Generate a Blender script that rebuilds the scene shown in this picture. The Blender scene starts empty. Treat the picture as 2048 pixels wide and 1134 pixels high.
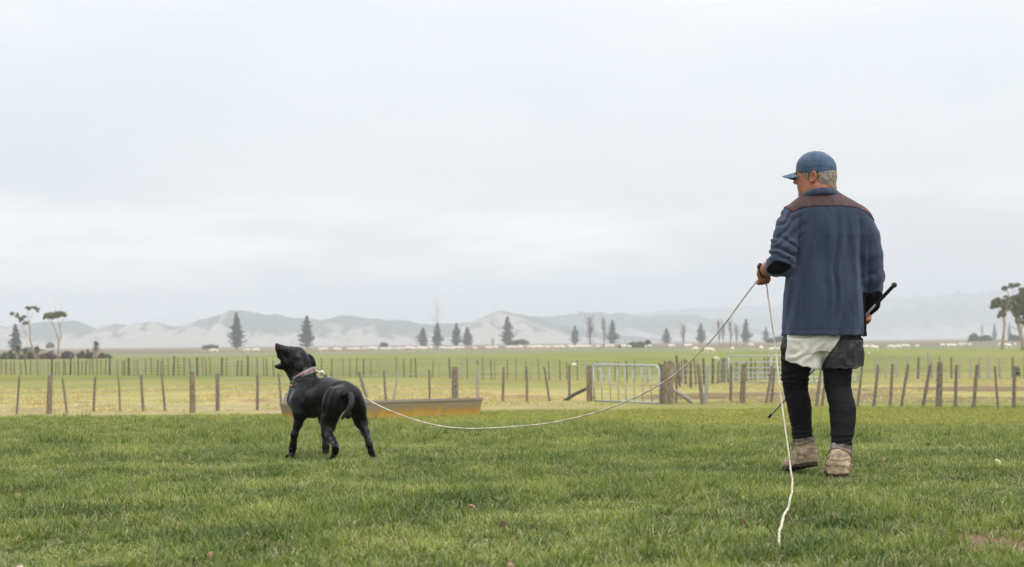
import bpy, math, random
import numpy as np
import functools
from mathutils import Vector, Matrix, Quaternion

random.seed(7)
rng = np.random.default_rng(7)
S = bpy.context.scene
COL = S.collection

# ------------------------------------------------------------------ camera
FPX = 3982.0                       # focal length in pixels of a 2048 wide picture
CAM_Z = 0.77
PITCH = math.atan(118 / FPX)
ROLL = 0.0099
cam_f = Vector((0, math.cos(PITCH), math.sin(PITCH)))
_u = Vector((0, -math.sin(PITCH), math.cos(PITCH)))
_r = Vector((1, 0, 0))
cam_u = _u * math.cos(ROLL) + _r * math.sin(ROLL)
cam_r = _r * math.cos(ROLL) - _u * math.sin(ROLL)
cd = bpy.data.cameras.new('camera')
cam = bpy.data.objects.new('camera', cd)
COL.objects.link(cam)
cam.matrix_world = Matrix(((cam_r.x, cam_u.x, -cam_f.x, 0), (cam_r.y, cam_u.y, -cam_f.y, 0),
                           (cam_r.z, cam_u.z, -cam_f.z, CAM_Z), (0, 0, 0, 1)))
cd.lens = 70.0
cd.sensor_width = 36.0
cd.clip_start = 0.05
cd.clip_end = 40000
cd.dof.use_dof = True
cd.dof.focus_distance = 11.6
cd.dof.aperture_fstop = 5.4
S.camera = cam

# ------------------------------------------------------------------ world, sun, exposure
SUN_EL, SUN_AZ = math.radians(58), math.radians(125)      # azimuth from +Y towards +X: high, behind to the right
w = bpy.data.worlds.new('World')
S.world = w
w.use_nodes = True
nt = w.node_tree
nt.nodes.clear()
def N(tree, kind, **kw):
    n = tree.nodes.new(kind)
    for k, v in kw.items():
        if k.startswith('i_'):
            n.inputs[k[2:]].default_value = v
        else:
            setattr(n, k, v)
    return n
wo = N(nt, 'ShaderNodeOutputWorld')
sky = N(nt, 'ShaderNodeTexSky', sky_type='NISHITA', sun_disc=False)
sky.sun_elevation = SUN_EL
sky.sun_rotation = SUN_AZ
sky.air_density = 1.0
sky.dust_density = 2.0
bg1 = N(nt, 'ShaderNodeBackground', i_Strength=0.07)
nt.links.new(sky.outputs[0], bg1.inputs[0])
tc = N(nt, 'ShaderNodeTexCoord')
mp = N(nt, 'ShaderNodeMapping')
mp.inputs['Scale'].default_value = (2.6, 2.6, 6.5)
mp.inputs['Rotation'].default_value = (0.0, math.radians(5), 0.0)
mp.inputs['Location'].default_value = (1.3, 0.4, 0.35)
nt.links.new(tc.outputs['Generated'], mp.inputs['Vector'])
n1 = N(nt, 'ShaderNodeTexNoise', i_Scale=1.0, i_Detail=5.0, i_Roughness=0.5)
nt.links.new(mp.outputs[0], n1.inputs['Vector'])
cr = N(nt, 'ShaderNodeValToRGB')
cr.color_ramp.elements[0].position = 0.38
cr.color_ramp.elements[0].color = (0.762, 0.792, 0.838, 1)
cr.color_ramp.elements[1].position = 0.66
cr.color_ramp.elements[1].color = (0.930, 0.938, 0.945, 1)
nt.links.new(n1.outputs['Fac'], cr.inputs['Fac'])
# overcast luminance: brighter towards the zenith (standard overcast sky), even in azimuth
sx = N(nt, 'ShaderNodeSeparateXYZ')
nt.links.new(tc.outputs['Generated'], sx.inputs[0])
mr = N(nt, 'ShaderNodeMapRange')
mr.inputs['From Min'].default_value = 0.0
mr.inputs['From Max'].default_value = 1.0
mr.inputs['To Min'].default_value = 0.98
mr.inputs['To Max'].default_value = 2.3
nt.links.new(sx.outputs['Z'], mr.inputs['Value'])
# a brighter bank of cloud low over the hills, broken up by the same kind of noise
mp2 = N(nt, 'ShaderNodeMapping')
mp2.inputs['Scale'].default_value = (4.5, 4.5, 20.0)
mp2.inputs['Location'].default_value = (0.2, 2.1, 0.0)
mp2.inputs['Rotation'].default_value = (0.0, math.radians(-7), 0.0)
nt.links.new(tc.outputs['Generated'], mp2.inputs['Vector'])
n2 = N(nt, 'ShaderNodeTexNoise', i_Scale=1.0, i_Detail=6.0, i_Roughness=0.55)
nt.links.new(mp2.outputs[0], n2.inputs['Vector'])
r2 = N(nt, 'ShaderNodeMapRange', interpolation_type='SMOOTHSTEP')
r2.inputs['From Min'].default_value = 0.45; r2.inputs['From Max'].default_value = 0.68
nt.links.new(n2.outputs['Fac'], r2.inputs['Value'])
r3 = N(nt, 'ShaderNodeMapRange', interpolation_type='SMOOTHSTEP')
r3.inputs['From Min'].default_value = 0.095; r3.inputs['From Max'].default_value = 0.03
nt.links.new(sx.outputs['Z'], r3.inputs['Value'])
m3 = N(nt, 'ShaderNodeMath', operation='MULTIPLY')
nt.links.new(r2.outputs[0], m3.inputs[0]); nt.links.new(r3.outputs[0], m3.inputs[1])
mc = N(nt, 'ShaderNodeMix', data_type='RGBA')
mc.inputs[7].default_value = (1.5, 1.49, 1.46, 1)
nt.links.new(m3.outputs[0], mc.inputs[0]); nt.links.new(cr.outputs[0], mc.inputs[6])
bg2 = N(nt, 'ShaderNodeBackground')
nt.links.new(mc.outputs[2], bg2.inputs[0])
nt.links.new(mr.outputs[0], bg2.inputs[1])
mx = N(nt, 'ShaderNodeMixShader', i_Fac=0.94)
nt.links.new(bg1.outputs[0], mx.inputs[1])
nt.links.new(bg2.outputs[0], mx.inputs[2])
nt.links.new(mx.outputs[0], wo.inputs['Surface'])

sd = bpy.data.lights.new('sun', 'SUN')
sd.energy = 1.5
sd.angle = math.radians(16)
sd.color = (1.0, 0.965, 0.91)
sun = bpy.data.objects.new('sun', sd)
COL.objects.link(sun)
sdir = Vector((math.sin(SUN_AZ) * math.cos(SUN_EL), math.cos(SUN_AZ) * math.cos(SUN_EL), math.sin(SUN_EL)))
sun.rotation_euler = sdir.to_track_quat('Z', 'Y').to_euler()
sun.location = (4, -6, 12)

S.view_settings.view_transform = 'Standard'
S.view_settings.look = 'None'
S.view_settings.exposure = 0.08
S.view_settings.gamma = 1.0
S.view_settings.use_curve_mapping = False
S.render.engine = 'CYCLES'
S.cycles.use_denoising = True
S.cycles.max_bounces = 6
S.cycles.diffuse_bounces = 3
S.cycles.transmission_bounces = 3
S.cycles.volume_bounces = 1
S.cycles.transparent_max_bounces = 8

# ------------------------------------------------------------------ helpers
def ray(px, py):
    return cam_f + cam_r * ((px - 1024) / FPX) + cam_u * ((567 - py) / FPX)
def at(px, py, D):
    d = ray(px, py)
    d = d * (D / d.y)
    return Vector((d.x, d.y, d.z + CAM_Z))
def A3(px, py, D):
    return np.array(at(px, py, D))
def MX(L): return functools.reduce(np.maximum, L)
def MN(L): return functools.reduce(np.minimum, L)
def sstep(a, b, x):
    t = np.clip((x - a) / (b - a), 0, 1)
    return t * t * (3 - 2 * t)
def _h(ix, iy, iz, seed):
    n = (ix.astype(np.int64) * 374761393 + iy.astype(np.int64) * 668265263 + iz.astype(np.int64) * 2147483647 + seed * 1274126177) & 0xFFFFFFFF
    n = ((n ^ (n >> 13)) * 1274126177) & 0xFFFFFFFF
    return ((n ^ (n >> 16)) & 0xFFFF) / 65535.0
def vnoise(x, y, z=0.0, seed=0):
    x, y, z = np.broadcast_arrays(np.asarray(x, float), np.asarray(y, float), np.asarray(z, float))
    ix, iy, iz = np.floor(x).astype(np.int64), np.floor(y).astype(np.int64), np.floor(z).astype(np.int64)
    fx, fy, fz = x - ix, y - iy, z - iz
    fx, fy, fz = fx * fx * (3 - 2 * fx), fy * fy * (3 - 2 * fy), fz * fz * (3 - 2 * fz)
    r = 0
    for a in (0, 1):
        for b in (0, 1):
            for c in (0, 1):
                wgt = (fx if a else 1 - fx) * (fy if b else 1 - fy) * (fz if c else 1 - fz)
                r = r + wgt * _h(ix + a, iy + b, iz + c, seed)
    return r * 2 - 1
def fbm(x, y, z=0.0, o=4, seed=0):
    r, a, f = 0, 0.5, 1.0
    for i in range(o):
        r = r + a * vnoise(np.asarray(x) * f, np.asarray(y) * f, np.asarray(z) * f, seed + i)
        a *= 0.5
        f *= 2.03
    return r
def terrain(x, y):
    x = np.asarray(x, float); y = np.asarray(y, float)
    zc = np.clip(-0.20 - 0.0185 * x, -0.40, -0.05)
    near = zc * sstep(13.0, 22.0, y)
    t = sstep(22.0, 40.0, y)
    z = near * (1 - t) + (-1.0) * t
    z = z + 0.030 * fbm(x * 0.9, y * 0.9, 0, 4, 3) * (1 - sstep(25, 50, y)) + 0.05 * fbm(x * 0.12, y * 0.12, 0, 3, 5) * sstep(40, 60, y) * (1 - sstep(120, 200, y))
    return z
def hit(px, py, zoff=0.0):
    """where the sight line of a picture point meets the plain beyond the rise"""
    d = ray(px, py)
    z = -1.0
    for _ in range(6):
        t = (z + zoff - CAM_Z) / d.z
        x, y = d.x * t, d.y * t
        z = float(terrain(x, y))
    return Vector((x, y, z))

def tag(o, label=None, cat=None, group=None, kind=None):
    if label: o['label'] = label
    if cat: o['category'] = cat
    if group: o['group'] = group
    if kind: o['kind'] = kind
    return o
ORG = {}
def empty(name, loc, rz=0.0):
    o = bpy.data.objects.new(name, None)
    COL.objects.link(o)
    o.location = loc
    o.rotation_euler = (0, 0, rz)
    o.empty_display_size = 0.1
    ORG[o.name] = np.array(loc, float)
    return o
def mesh_np(name, V, F, smooth=True, mats=None, matidx=None):
    """V (n,3); F list of faces or (m,3)/(m,4) array"""
    me = bpy.data.meshes.new(name)
    V = np.asarray(V, np.float32)
    if isinstance(F, np.ndarray):
        k = F.shape[1]
        me.vertices.add(len(V)); me.vertices.foreach_set('co', V.ravel())
        me.loops.add(F.size); me.loops.foreach_set('vertex_index', F.astype(np.int32).ravel())
        me.polygons.add(len(F))
        me.polygons.foreach_set('loop_start', np.arange(0, F.size, k, dtype=np.int32))
        try:
            me.polygons.foreach_set('loop_total', np.full(len(F), k, np.int32))
        except Exception:
            pass
        me.update(calc_edges=True)
    else:
        me.from_pydata([tuple(v) for v in V], [], F)
        me.update()
    me.polygons.foreach_set('use_smooth', np.full(len(me.polygons), smooth))
    for m in (mats or []):
        me.materials.append(m)
    if matidx is not None:
        me.polygons.foreach_set('material_index', np.asarray(matidx, np.int32))
    me.validate()
    me.update()
    return me
def obj(name, me, parent=None, loc=None):
    o = bpy.data.objects.new(name, me)
    COL.objects.link(o)
    if parent is not None:
        o.parent = parent
    if loc is not None:
        o.location = loc
    return o
def part(name, V, F, mat, root, parent=None, smooth=True):
    """V in world space; root is the top level thing whose origin counts; parent may be a part of it"""
    V = np.asarray(V, float) - ORG[root.name]
    me = mesh_np(name, V, F, smooth, [mat])
    return obj(name, me, parent or root)
def join(*parts):
    """list of (V,F) with list faces -> one"""
    V, F, n = [], [], 0
    for v, f in parts:
        V.append(np.asarray(v, float))
        F += [tuple(int(i) + n for i in ff) for ff in f]
        n += len(v)
    return np.concatenate(V), F

def frames(P):
    P = np.asarray(P, float)
    T = np.gradient(P, axis=0)
    T /= np.linalg.norm(T, axis=1)[:, None] + 1e-12
    up = np.array([0, 0, 1.0]) if abs(T[0][2]) < 0.9 else np.array([1.0, 0, 0])
    n = np.cross(T[0], up); n /= np.linalg.norm(n)
    Ns = []
    for t in T:
        n = n - t * np.dot(n, t); n /= np.linalg.norm(n) + 1e-12
        Ns.append(n.copy())
    Ns = np.array(Ns)
    return T, Ns, np.cross(T, Ns)
def tube(P, R, sides=8, cap=True):
    P = np.asarray(P, float)
    R = np.broadcast_to(np.asarray(R, float), (len(P),))
    T, A, B = frames(P)
    V = []
    for i in range(len(P)):
        for k in range(sides):
            a = 2 * math.pi * k / sides
            V.append(P[i] + R[i] * (math.cos(a) * A[i] + math.sin(a) * B[i]))
    F = []
    for i in range(len(P) - 1):
        for k in range(sides):
            k2 = (k + 1) % sides
            F.append((i * sides + k, i * sides + k2, (i + 1) * sides + k2, (i + 1) * sides + k))
    if cap:
        F.append(tuple(range(sides))[::-1])
        F.append(tuple(range((len(P) - 1) * sides, len(P) * sides)))
    return np.array(V), F
def catmull(P, n=8):
    P = np.asarray(P, float)
    Q = np.vstack([2 * P[0] - P[1], P, 2 * P[-1] - P[-2]])
    out = []
    for i in range(1, len(Q) - 2):
        for j in range(n):
            t = j / n
            p0, p1, p2, p3 = Q[i - 1], Q[i], Q[i + 1], Q[i + 2]
            out.append(0.5 * ((2 * p1) + (-p0 + p2) * t + (2 * p0 - 5 * p1 + 4 * p2 - p3) * t * t + (-p0 + 3 * p1 - 3 * p2 + p3) * t ** 3))
    out.append(P[-1])
    return np.array(out)
def box(lo, hi):
    (x0, y0, z0), (x1, y1, z1) = lo, hi
    V = [(x0, y0, z0), (x1, y0, z0), (x1, y1, z0), (x0, y1, z0), (x0, y0, z1), (x1, y0, z1), (x1, y1, z1), (x0, y1, z1)]
    F = [(3, 2, 1, 0), (4, 5, 6, 7), (0, 1, 5, 4), (1, 2, 6, 5), (2, 3, 7, 6), (3, 0, 4, 7)]
    return np.array(V, float), F

# ------------------------------------------------------------------ materials
def material(name, c1, c2=None, scale=8.0, rough=0.8, bump=0.0, bscale=None, detail=4.0, c3=None, coord='Object', sheen=0.0, spec=0.3, metallic=0.0, lo=0.35, hi=0.65, stretch=(1, 1, 1)):
    m = bpy.data.materials.new(name)
    m.use_nodes = True
    t = m.node_tree
    b = t.nodes['Principled BSDF']
    b.inputs['Roughness'].default_value = rough
    b.inputs['Specular IOR Level'].default_value = spec
    b.inputs['Metallic'].default_value = metallic
    if sheen:
        b.inputs['Sheen Weight'].default_value = sheen
        b.inputs['Sheen Roughness'].default_value = 0.5
    tcn = N(t, 'ShaderNodeTexCoord')
    mpn = N(t, 'ShaderNodeMapping')
    mpn.inputs['Scale'].default_value = stretch
    t.links.new(tcn.outputs[coord], mpn.inputs[0])
    no = N(t, 'ShaderNodeTexNoise', i_Scale=scale, i_Detail=detail, i_Roughness=0.6)
    t.links.new(mpn.outputs[0], no.inputs['Vector'])
    r = N(t, 'ShaderNodeValToRGB')
    r.color_ramp.elements[0].position = lo
    r.color_ramp.elements[0].color = (*c1, 1)
    r.color_ramp.elements[1].position = hi
    r.color_ramp.elements[1].color = (*(c2 or c1), 1)
    if c3:
        e = r.color_ramp.elements.new((lo + hi) / 2)
        e.color = (*c3, 1)
    t.links.new(no.outputs['Fac'], r.inputs['Fac'])
    t.links.new(r.outputs[0], b.inputs['Base Color'])
    if bump:
        n2 = N(t, 'ShaderNodeTexNoise', i_Scale=bscale or scale * 4, i_Detail=5.0, i_Roughness=0.65)
        t.links.new(mpn.outputs[0], n2.inputs['Vector'])
        bn = N(t, 'ShaderNodeBump', i_Strength=1.0, i_Distance=bump)
        t.links.new(n2.outputs['Fac'], bn.inputs['Height'])
        t.links.new(bn.outputs[0], b.inputs['Normal'])
    m['ramp'] = r.name
    return m

# ------------------------------------------------------------------ distance-field modelling (smooth unions on a grid)
class Vol:
    def __init__(s, lo, hi, h):
        s.lo = np.array(lo, float); s.h = h
        s.n = np.ceil((np.array(hi) - s.lo) / h).astype(int) + 1
        s.F = np.full(s.n, 0.3, np.float32)
    def sl(s, lo, hi):
        a = np.clip(np.floor((np.array(lo) - s.lo) / s.h).astype(int), 0, s.n - 1)
        b = np.clip(np.ceil((np.array(hi) - s.lo) / s.h).astype(int) + 1, 1, s.n)
        if (b <= a).any():
            return None, None
        g = [s.lo[i] + s.h * np.arange(a[i], b[i]) for i in range(3)]
        X = np.meshgrid(*g, indexing='ij', sparse=True)
        return (slice(a[0], b[0]), slice(a[1], b[1]), slice(a[2], b[2])), X
    def blend(s, sl, d, k, sub=False):
        f = s.F[sl]
        if sub:
            d = -d
            hh = np.clip(k - np.abs(f - d), 0, None) / k
            s.F[sl] = np.maximum(f, d) + hh * hh * k * 0.25
        else:
            hh = np.clip(k - np.abs(f - d), 0, None) / k
            s.F[sl] = np.minimum(f, d) - hh * hh * k * 0.25
    def cone(s, a, b, r1, r2, k=0.02, sub=False):
        a = np.array(a, float); b = np.array(b, float)
        pad = max(r1, r2) + k + 3 * s.h
        sl, X = s.sl(np.minimum(a, b) - pad, np.maximum(a, b) + pad)
        if sl is None: return
        ab = b - a
        L2 = max(float(ab @ ab), 1e-9)
        px, py, pz = X[0] - a[0], X[1] - a[1], X[2] - a[2]
        t = np.clip((px * ab[0] + py * ab[1] + pz * ab[2]) / L2, 0, 1)
        d = np.sqrt((px - t * ab[0]) ** 2 + (py - t * ab[1]) ** 2 + (pz - t * ab[2]) ** 2) - (r1 + (r2 - r1) * t)
        s.blend(sl, d, k, sub)
    def chain(s, pts, k=0.02):
        for (p, r), (q, r2) in zip(pts[:-1], pts[1:]):
            s.cone(p, q, r, r2, k)
    def ell(s, c, rad, axes=None, k=0.02, sub=False):
        c = np.array(c, float); rad = np.array(rad, float)
        M = np.eye(3) if axes is None else np.array([np.array(v, float) / np.linalg.norm(v) for v in axes])
        pad = rad.max() + k + 3 * s.h
        sl, X = s.sl(c - pad, c + pad)
        if sl is None: return
        P = [X[0] - c[0], X[1] - c[1], X[2] - c[2]]
        q = [M[i][0] * P[0] + M[i][1] * P[1] + M[i][2] * P[2] for i in range(3)]
        k0 = np.sqrt(sum((q[i] / rad[i]) ** 2 for i in range(3)))
        k1 = np.sqrt(sum((q[i] / rad[i] ** 2) ** 2 for i in range(3))) + 1e-9
        d = k0 * (k0 - 1) / k1
        s.blend(sl, d, k, sub)
    def loft(s, secs, k=0.02, p=2.4, lo_cap=None):
        """secs: rows (z, xc, yc, rx, ry) with falling or rising z"""
        A = np.array(sorted(secs), float)
        z0, z1 = A[0, 0], A[-1, 0]
        pad = k + 3 * s.h
        lo = (np.min(A[:, 1] - A[:, 3]) - pad, np.min(A[:, 2] - A[:, 4]) - pad, z0 - pad)
        hi = (np.max(A[:, 1] + A[:, 3]) + pad, np.max(A[:, 2] + A[:, 4]) + pad, z1 + pad)
        sl, X = s.sl(lo, hi)
        z = X[2]
        I = [np.interp(z.ravel(), A[:, 0], A[:, j]).reshape(z.shape) for j in range(1, 5)]
        u = np.abs(X[0] - I[0]) / I[2]
        v = np.abs(X[1] - I[1]) / I[3]
        rho = (u ** p + v ** p) ** (1 / p)
        d = (rho - 1) * np.minimum(I[2], I[3]) * 1.0
        d = np.maximum(d, np.maximum(z0 - z, z - z1))
        s.blend(sl, d, k)
    def grid(s):
        return [s.lo[i] + s.h * np.arange(s.n[i]).reshape([-1 if j == i else 1 for j in range(3)]) for i in range(3)]
    def copy(s):
        c = Vol.__new__(Vol); c.lo, c.h, c.n, c.F = s.lo, s.h, s.n, s.F.copy()
        return c
    def mesh(s):
        F = s.F
        ins = F < 0
        cnt = np.zeros(tuple(s.n - 1), np.int8)
        for a in (0, 1):
            for b in (0, 1):
                for c in (0, 1):
                    cnt += ins[a:a + s.n[0] - 1, b:b + s.n[1] - 1, c:c + s.n[2] - 1]
        I, J, K = np.nonzero((cnt > 0) & (cnt < 8))
        idx = np.full(tuple(s.n - 1), -1, np.int32)
        idx[I, J, K] = np.arange(len(I))
        acc = np.zeros((len(I), 3)); num = np.zeros(len(I))
        C = {(a, b, c): F[I + a, J + b, K + c] for a in (0, 1) for b in (0, 1) for c in (0, 1)}
        for ax in range(3):
            for u in (0, 1):
                for v in (0, 1):
                    p = [0, 0, 0]; o = [i for i in range(3) if i != ax]
                    p[o[0]] = u; p[o[1]] = v
                    q = list(p); q[ax] = 1
                    f0, f1 = C[tuple(p)], C[tuple(q)]
                    m = (f0 < 0) != (f1 < 0)
                    t = np.where(m, f0 / np.where(m, f0 - f1, 1), 0)
                    pos = np.zeros((len(I), 3)) + np.array(p)
                    pos[:, ax] = t
                    acc[m] += pos[m]; num[m] += 1
        V = s.lo + s.h * (np.stack([I, J, K], 1) + acc / num[:, None])
        Fs = []
        for ax in range(3):
            o1, o2 = [(1, 2), (2, 0), (0, 1)][ax]
            a = [slice(None)] * 3; b = [slice(None)] * 3
            a[ax] = slice(0, -1); b[ax] = slice(1, None)
            ch = ins[tuple(a)] != ins[tuple(b)]
            E = np.stack(np.nonzero(ch), 1)
            E = E[(E[:, o1] > 0) & (E[:, o2] > 0) & (E[:, o1] < s.n[o1] - 1) & (E[:, o2] < s.n[o2] - 1)]
            if not len(E): continue
            def cell(d1, d2):
                G = E.copy(); G[:, o1] -= d1; G[:, o2] -= d2
                return idx[G[:, 0], G[:, 1], G[:, 2]]
            q = np.stack([cell(1, 1), cell(0, 1), cell(0, 0), cell(1, 0)], 1)
            flip = ~ins[E[:, 0], E[:, 1], E[:, 2]]
            q[flip] = q[flip][:, ::-1]
            Fs.append(q)
        Q = np.concatenate(Fs)
        Q = Q[(Q >= 0).all(1)]
        return V, Q
# ================================================================== ground, hills, haze
def ground_material():
    m = bpy.data.materials.new('pasture_ground')
    m.use_nodes = True
    t = m.node_tree
    b = t.nodes['Principled BSDF']
    b.inputs['Roughness'].default_value = 0.95
    b.inputs['Specular IOR Level'].default_value = 0.1
    g = N(t, 'ShaderNodeNewGeometry')
    sp = N(t, 'ShaderNodeSeparateXYZ')
    t.links.new(g.outputs['Position'], sp.inputs[0])
    def noise(scale, stretch=(1, 1, 1), detail=5.0, rough=0.6):
        mpn = N(t, 'ShaderNodeMapping')
        mpn.inputs['Scale'].default_value = stretch
        t.links.new(g.outputs['Position'], mpn.inputs[0])
        n = N(t, 'ShaderNodeTexNoise', i_Scale=scale, i_Detail=detail, i_Roughness=rough)
        t.links.new(mpn.outputs[0], n.inputs['Vector'])
        return n.outputs['Fac']
    def math_(op, a, b_=None, c=None):
        n = N(t, 'ShaderNodeMath', operation=op)
        for i, v in enumerate((a, b_, c)):
            if v is None: continue
            if isinstance(v, (int, float)): n.inputs[i].default_value = v
            else: t.links.new(v, n.inputs[i])
        return n.outputs[0]
    def ramp(fac, stops):
        r = N(t, 'ShaderNodeValToRGB')
        e = r.color_ramp.elements
        while len(e) < len(stops): e.new(0.5)
        for el, (p, c) in zip(e, stops):
            el.position = p; el.color = (*c, 1)
        t.links.new(fac, r.inputs['Fac'])
        return r.outputs[0]
    def mix(f, a, b_):
        n = N(t, 'ShaderNodeMix', data_type='RGBA')
        if isinstance(f, (int, float)): n.inputs[0].default_value = f
        else: t.links.new(f, n.inputs[0])
        for s_, v in ((6, a), (7, b_)):
            if isinstance(v, tuple): n.inputs[s_].default_value = (*v, 1)
            else: t.links.new(v, n.inputs[s_])
        return n.outputs[2]
    def band(v, a, b_, soft=True):
        n = N(t, 'ShaderNodeMapRange', interpolation_type='SMOOTHSTEP')
        n.inputs['From Min'].default_value = a; n.inputs['From Max'].default_value = b_
        t.links.new(v, n.inputs['Value'])
        return n.outputs[0]
    X, Y = sp.outputs['X'], sp.outputs['Y']
    wob = math_('MULTIPLY', math_('SUBTRACT', noise(0.25, (0.6, 1, 1)), 0.5), 9.0)
    Yw = math_('ADD', Y, wob)
    fine = noise(3.0, (1, 1, 1), 6.0, 0.7)
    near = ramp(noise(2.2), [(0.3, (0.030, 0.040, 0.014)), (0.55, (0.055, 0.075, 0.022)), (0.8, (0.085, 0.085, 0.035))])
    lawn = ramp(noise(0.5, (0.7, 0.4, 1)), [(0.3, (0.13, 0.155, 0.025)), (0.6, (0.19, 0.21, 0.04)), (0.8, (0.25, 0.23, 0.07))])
    tan = ramp(noise(0.9, (0.6, 0.35, 1)), [(0.28, (0.27, 0.215, 0.105)), (0.5, (0.38, 0.305, 0.15)), (0.68, (0.27, 0.26, 0.085))])
    straw = ramp(noise(0.55, (0.5, 0.16, 1)), [(0.30, (0.27, 0.185, 0.085)), (0.42, (0.42, 0.335, 0.13)), (0.58, (0.31, 0.285, 0.09)), (0.78, (0.47, 0.37, 0.18))])
    ygreen = ramp(noise(0.5, (0.4, 0.12, 1)), [(0.3, (0.21, 0.205, 0.055)), (0.6, (0.275, 0.255, 0.072)), (0.85, (0.34, 0.285, 0.105))])
    green = ramp(noise(0.22, (0.3, 0.06, 1)), [(0.3, (0.145, 0.165, 0.038)), (0.55, (0.20, 0.208, 0.048)), (0.8, (0.26, 0.245, 0.075))])
    ggrey = ramp(noise(0.03, (1, 0.3, 1)), [(0.3, (0.15, 0.17, 0.08)), (0.7, (0.22, 0.22, 0.12))])
    dry = ramp(noise(0.012, (1, 0.25, 1)), [(0.3, (0.145, 0.108, 0.062)), (0.6, (0.20, 0.15, 0.085)), (0.8, (0.125, 0.112, 0.058))])
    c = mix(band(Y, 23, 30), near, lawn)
    c = mix(math_('MULTIPLY', band(Yw, 50.0, 53.5), math_('SUBTRACT', 1.0, math_('MULTIPLY', band(X, -1.0, 5.0), 0.75))), c, tan)
    c = mix(band(Yw, 57, 62), c, straw)
    c = mix(band(Yw, 70, 84), c, ygreen)
    c = mix(band(Yw, 98, 108), c, green)
    c = mix(band(Yw, 300, 360), c, ggrey)
    c = mix(band(Yw, 420, 520), c, dry)
    # worn brown earth: by the gate and across the right hand paddock
    mud = ramp(noise(1.1, (1, 0.5, 1)), [(0.3, (0.12, 0.078, 0.042)), (0.7, (0.22, 0.155, 0.09))])
    def blob(cx, cy, rx, ry, amt=0.5):
        a = math_('MULTIPLY', math_('SUBTRACT', X, cx), 1 / rx)
        b2 = math_('MULTIPLY', math_('SUBTRACT', Y, cy), 1 / ry)
        d = math_('SQRT', math_('ADD', math_('MULTIPLY', a, a), math_('MULTIPLY', b2, b2)))
        d = math_('ADD', d, math_('MULTIPLY', math_('SUBTRACT', noise(1.3, (1, 0.5, 1)), 0.5), amt * 2.2))
        n = N(t, 'ShaderNodeMapRange', interpolation_type='SMOOTHSTEP')
        n.inputs['From Min'].default_value = 1.1; n.inputs['From Max'].default_value = 0.75
        t.links.new(d, n.inputs['Value'])
        return n.outputs[0]
    for (cx, cy, rx, ry) in ((2.4, 50.2, 2.4, 1.6), (8.5, 64, 4.4, 4.5), (15.5, 70, 6.5, 3.6), (11.5, 58, 6.0, 2.6), (5.2, 62, 1.6, 2.0)):
        c = mix(math_('MULTIPLY', blob(cx, cy, rx, ry), 0.85), c, mud)
    for (cx, cy, rx, ry) in ((1.90, 7.50, 0.46, 0.55), (1.30, 7.95, 0.24, 0.25), (-0.39, 8.3, 0.2, 0.2)):
        c = mix(blob(cx, cy, rx, ry), c, (0.165, 0.112, 0.064))
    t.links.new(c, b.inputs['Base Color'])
    bn = N(t, 'ShaderNodeBump', i_Strength=0.9, i_Distance=0.06)
    t.links.new(noise(4.0, (1, 1, 1), 6.0, 0.7), bn.inputs['Height'])
    t.links.new(bn.outputs[0], b.inputs['Normal'])
    return m

def make_ground():
    ys = np.concatenate([np.arange(-60, 0, 6), np.arange(0, 60, 0.4), np.arange(60, 140, 2), np.geomspace(140, 7200, 62)])
    xs = np.concatenate([-np.geomspace(7200, 14, 50), np.arange(-13, 13.01, 0.4), np.geomspace(14, 7200, 50)])
    X, Y = np.meshgrid(xs, ys, indexing='ij')
    Z = terrain(X, Y)
    V = np.stack([X.ravel(), Y.ravel(), Z.ravel()], 1)
    nx, ny = len(xs), len(ys)
    i, j = np.meshgrid(np.arange(nx - 1), np.arange(ny - 1), indexing='ij')
    a = (i * ny + j).ravel()
    F = np.stack([a, a + ny, a + ny + 1, a + 1], 1)
    o = obj('ground', mesh_np('ground', V, F, True, [ground_material()]))
    tag(o, 'flat green and straw pasture running out to the hills', None, None, 'structure')
make_ground()

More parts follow.
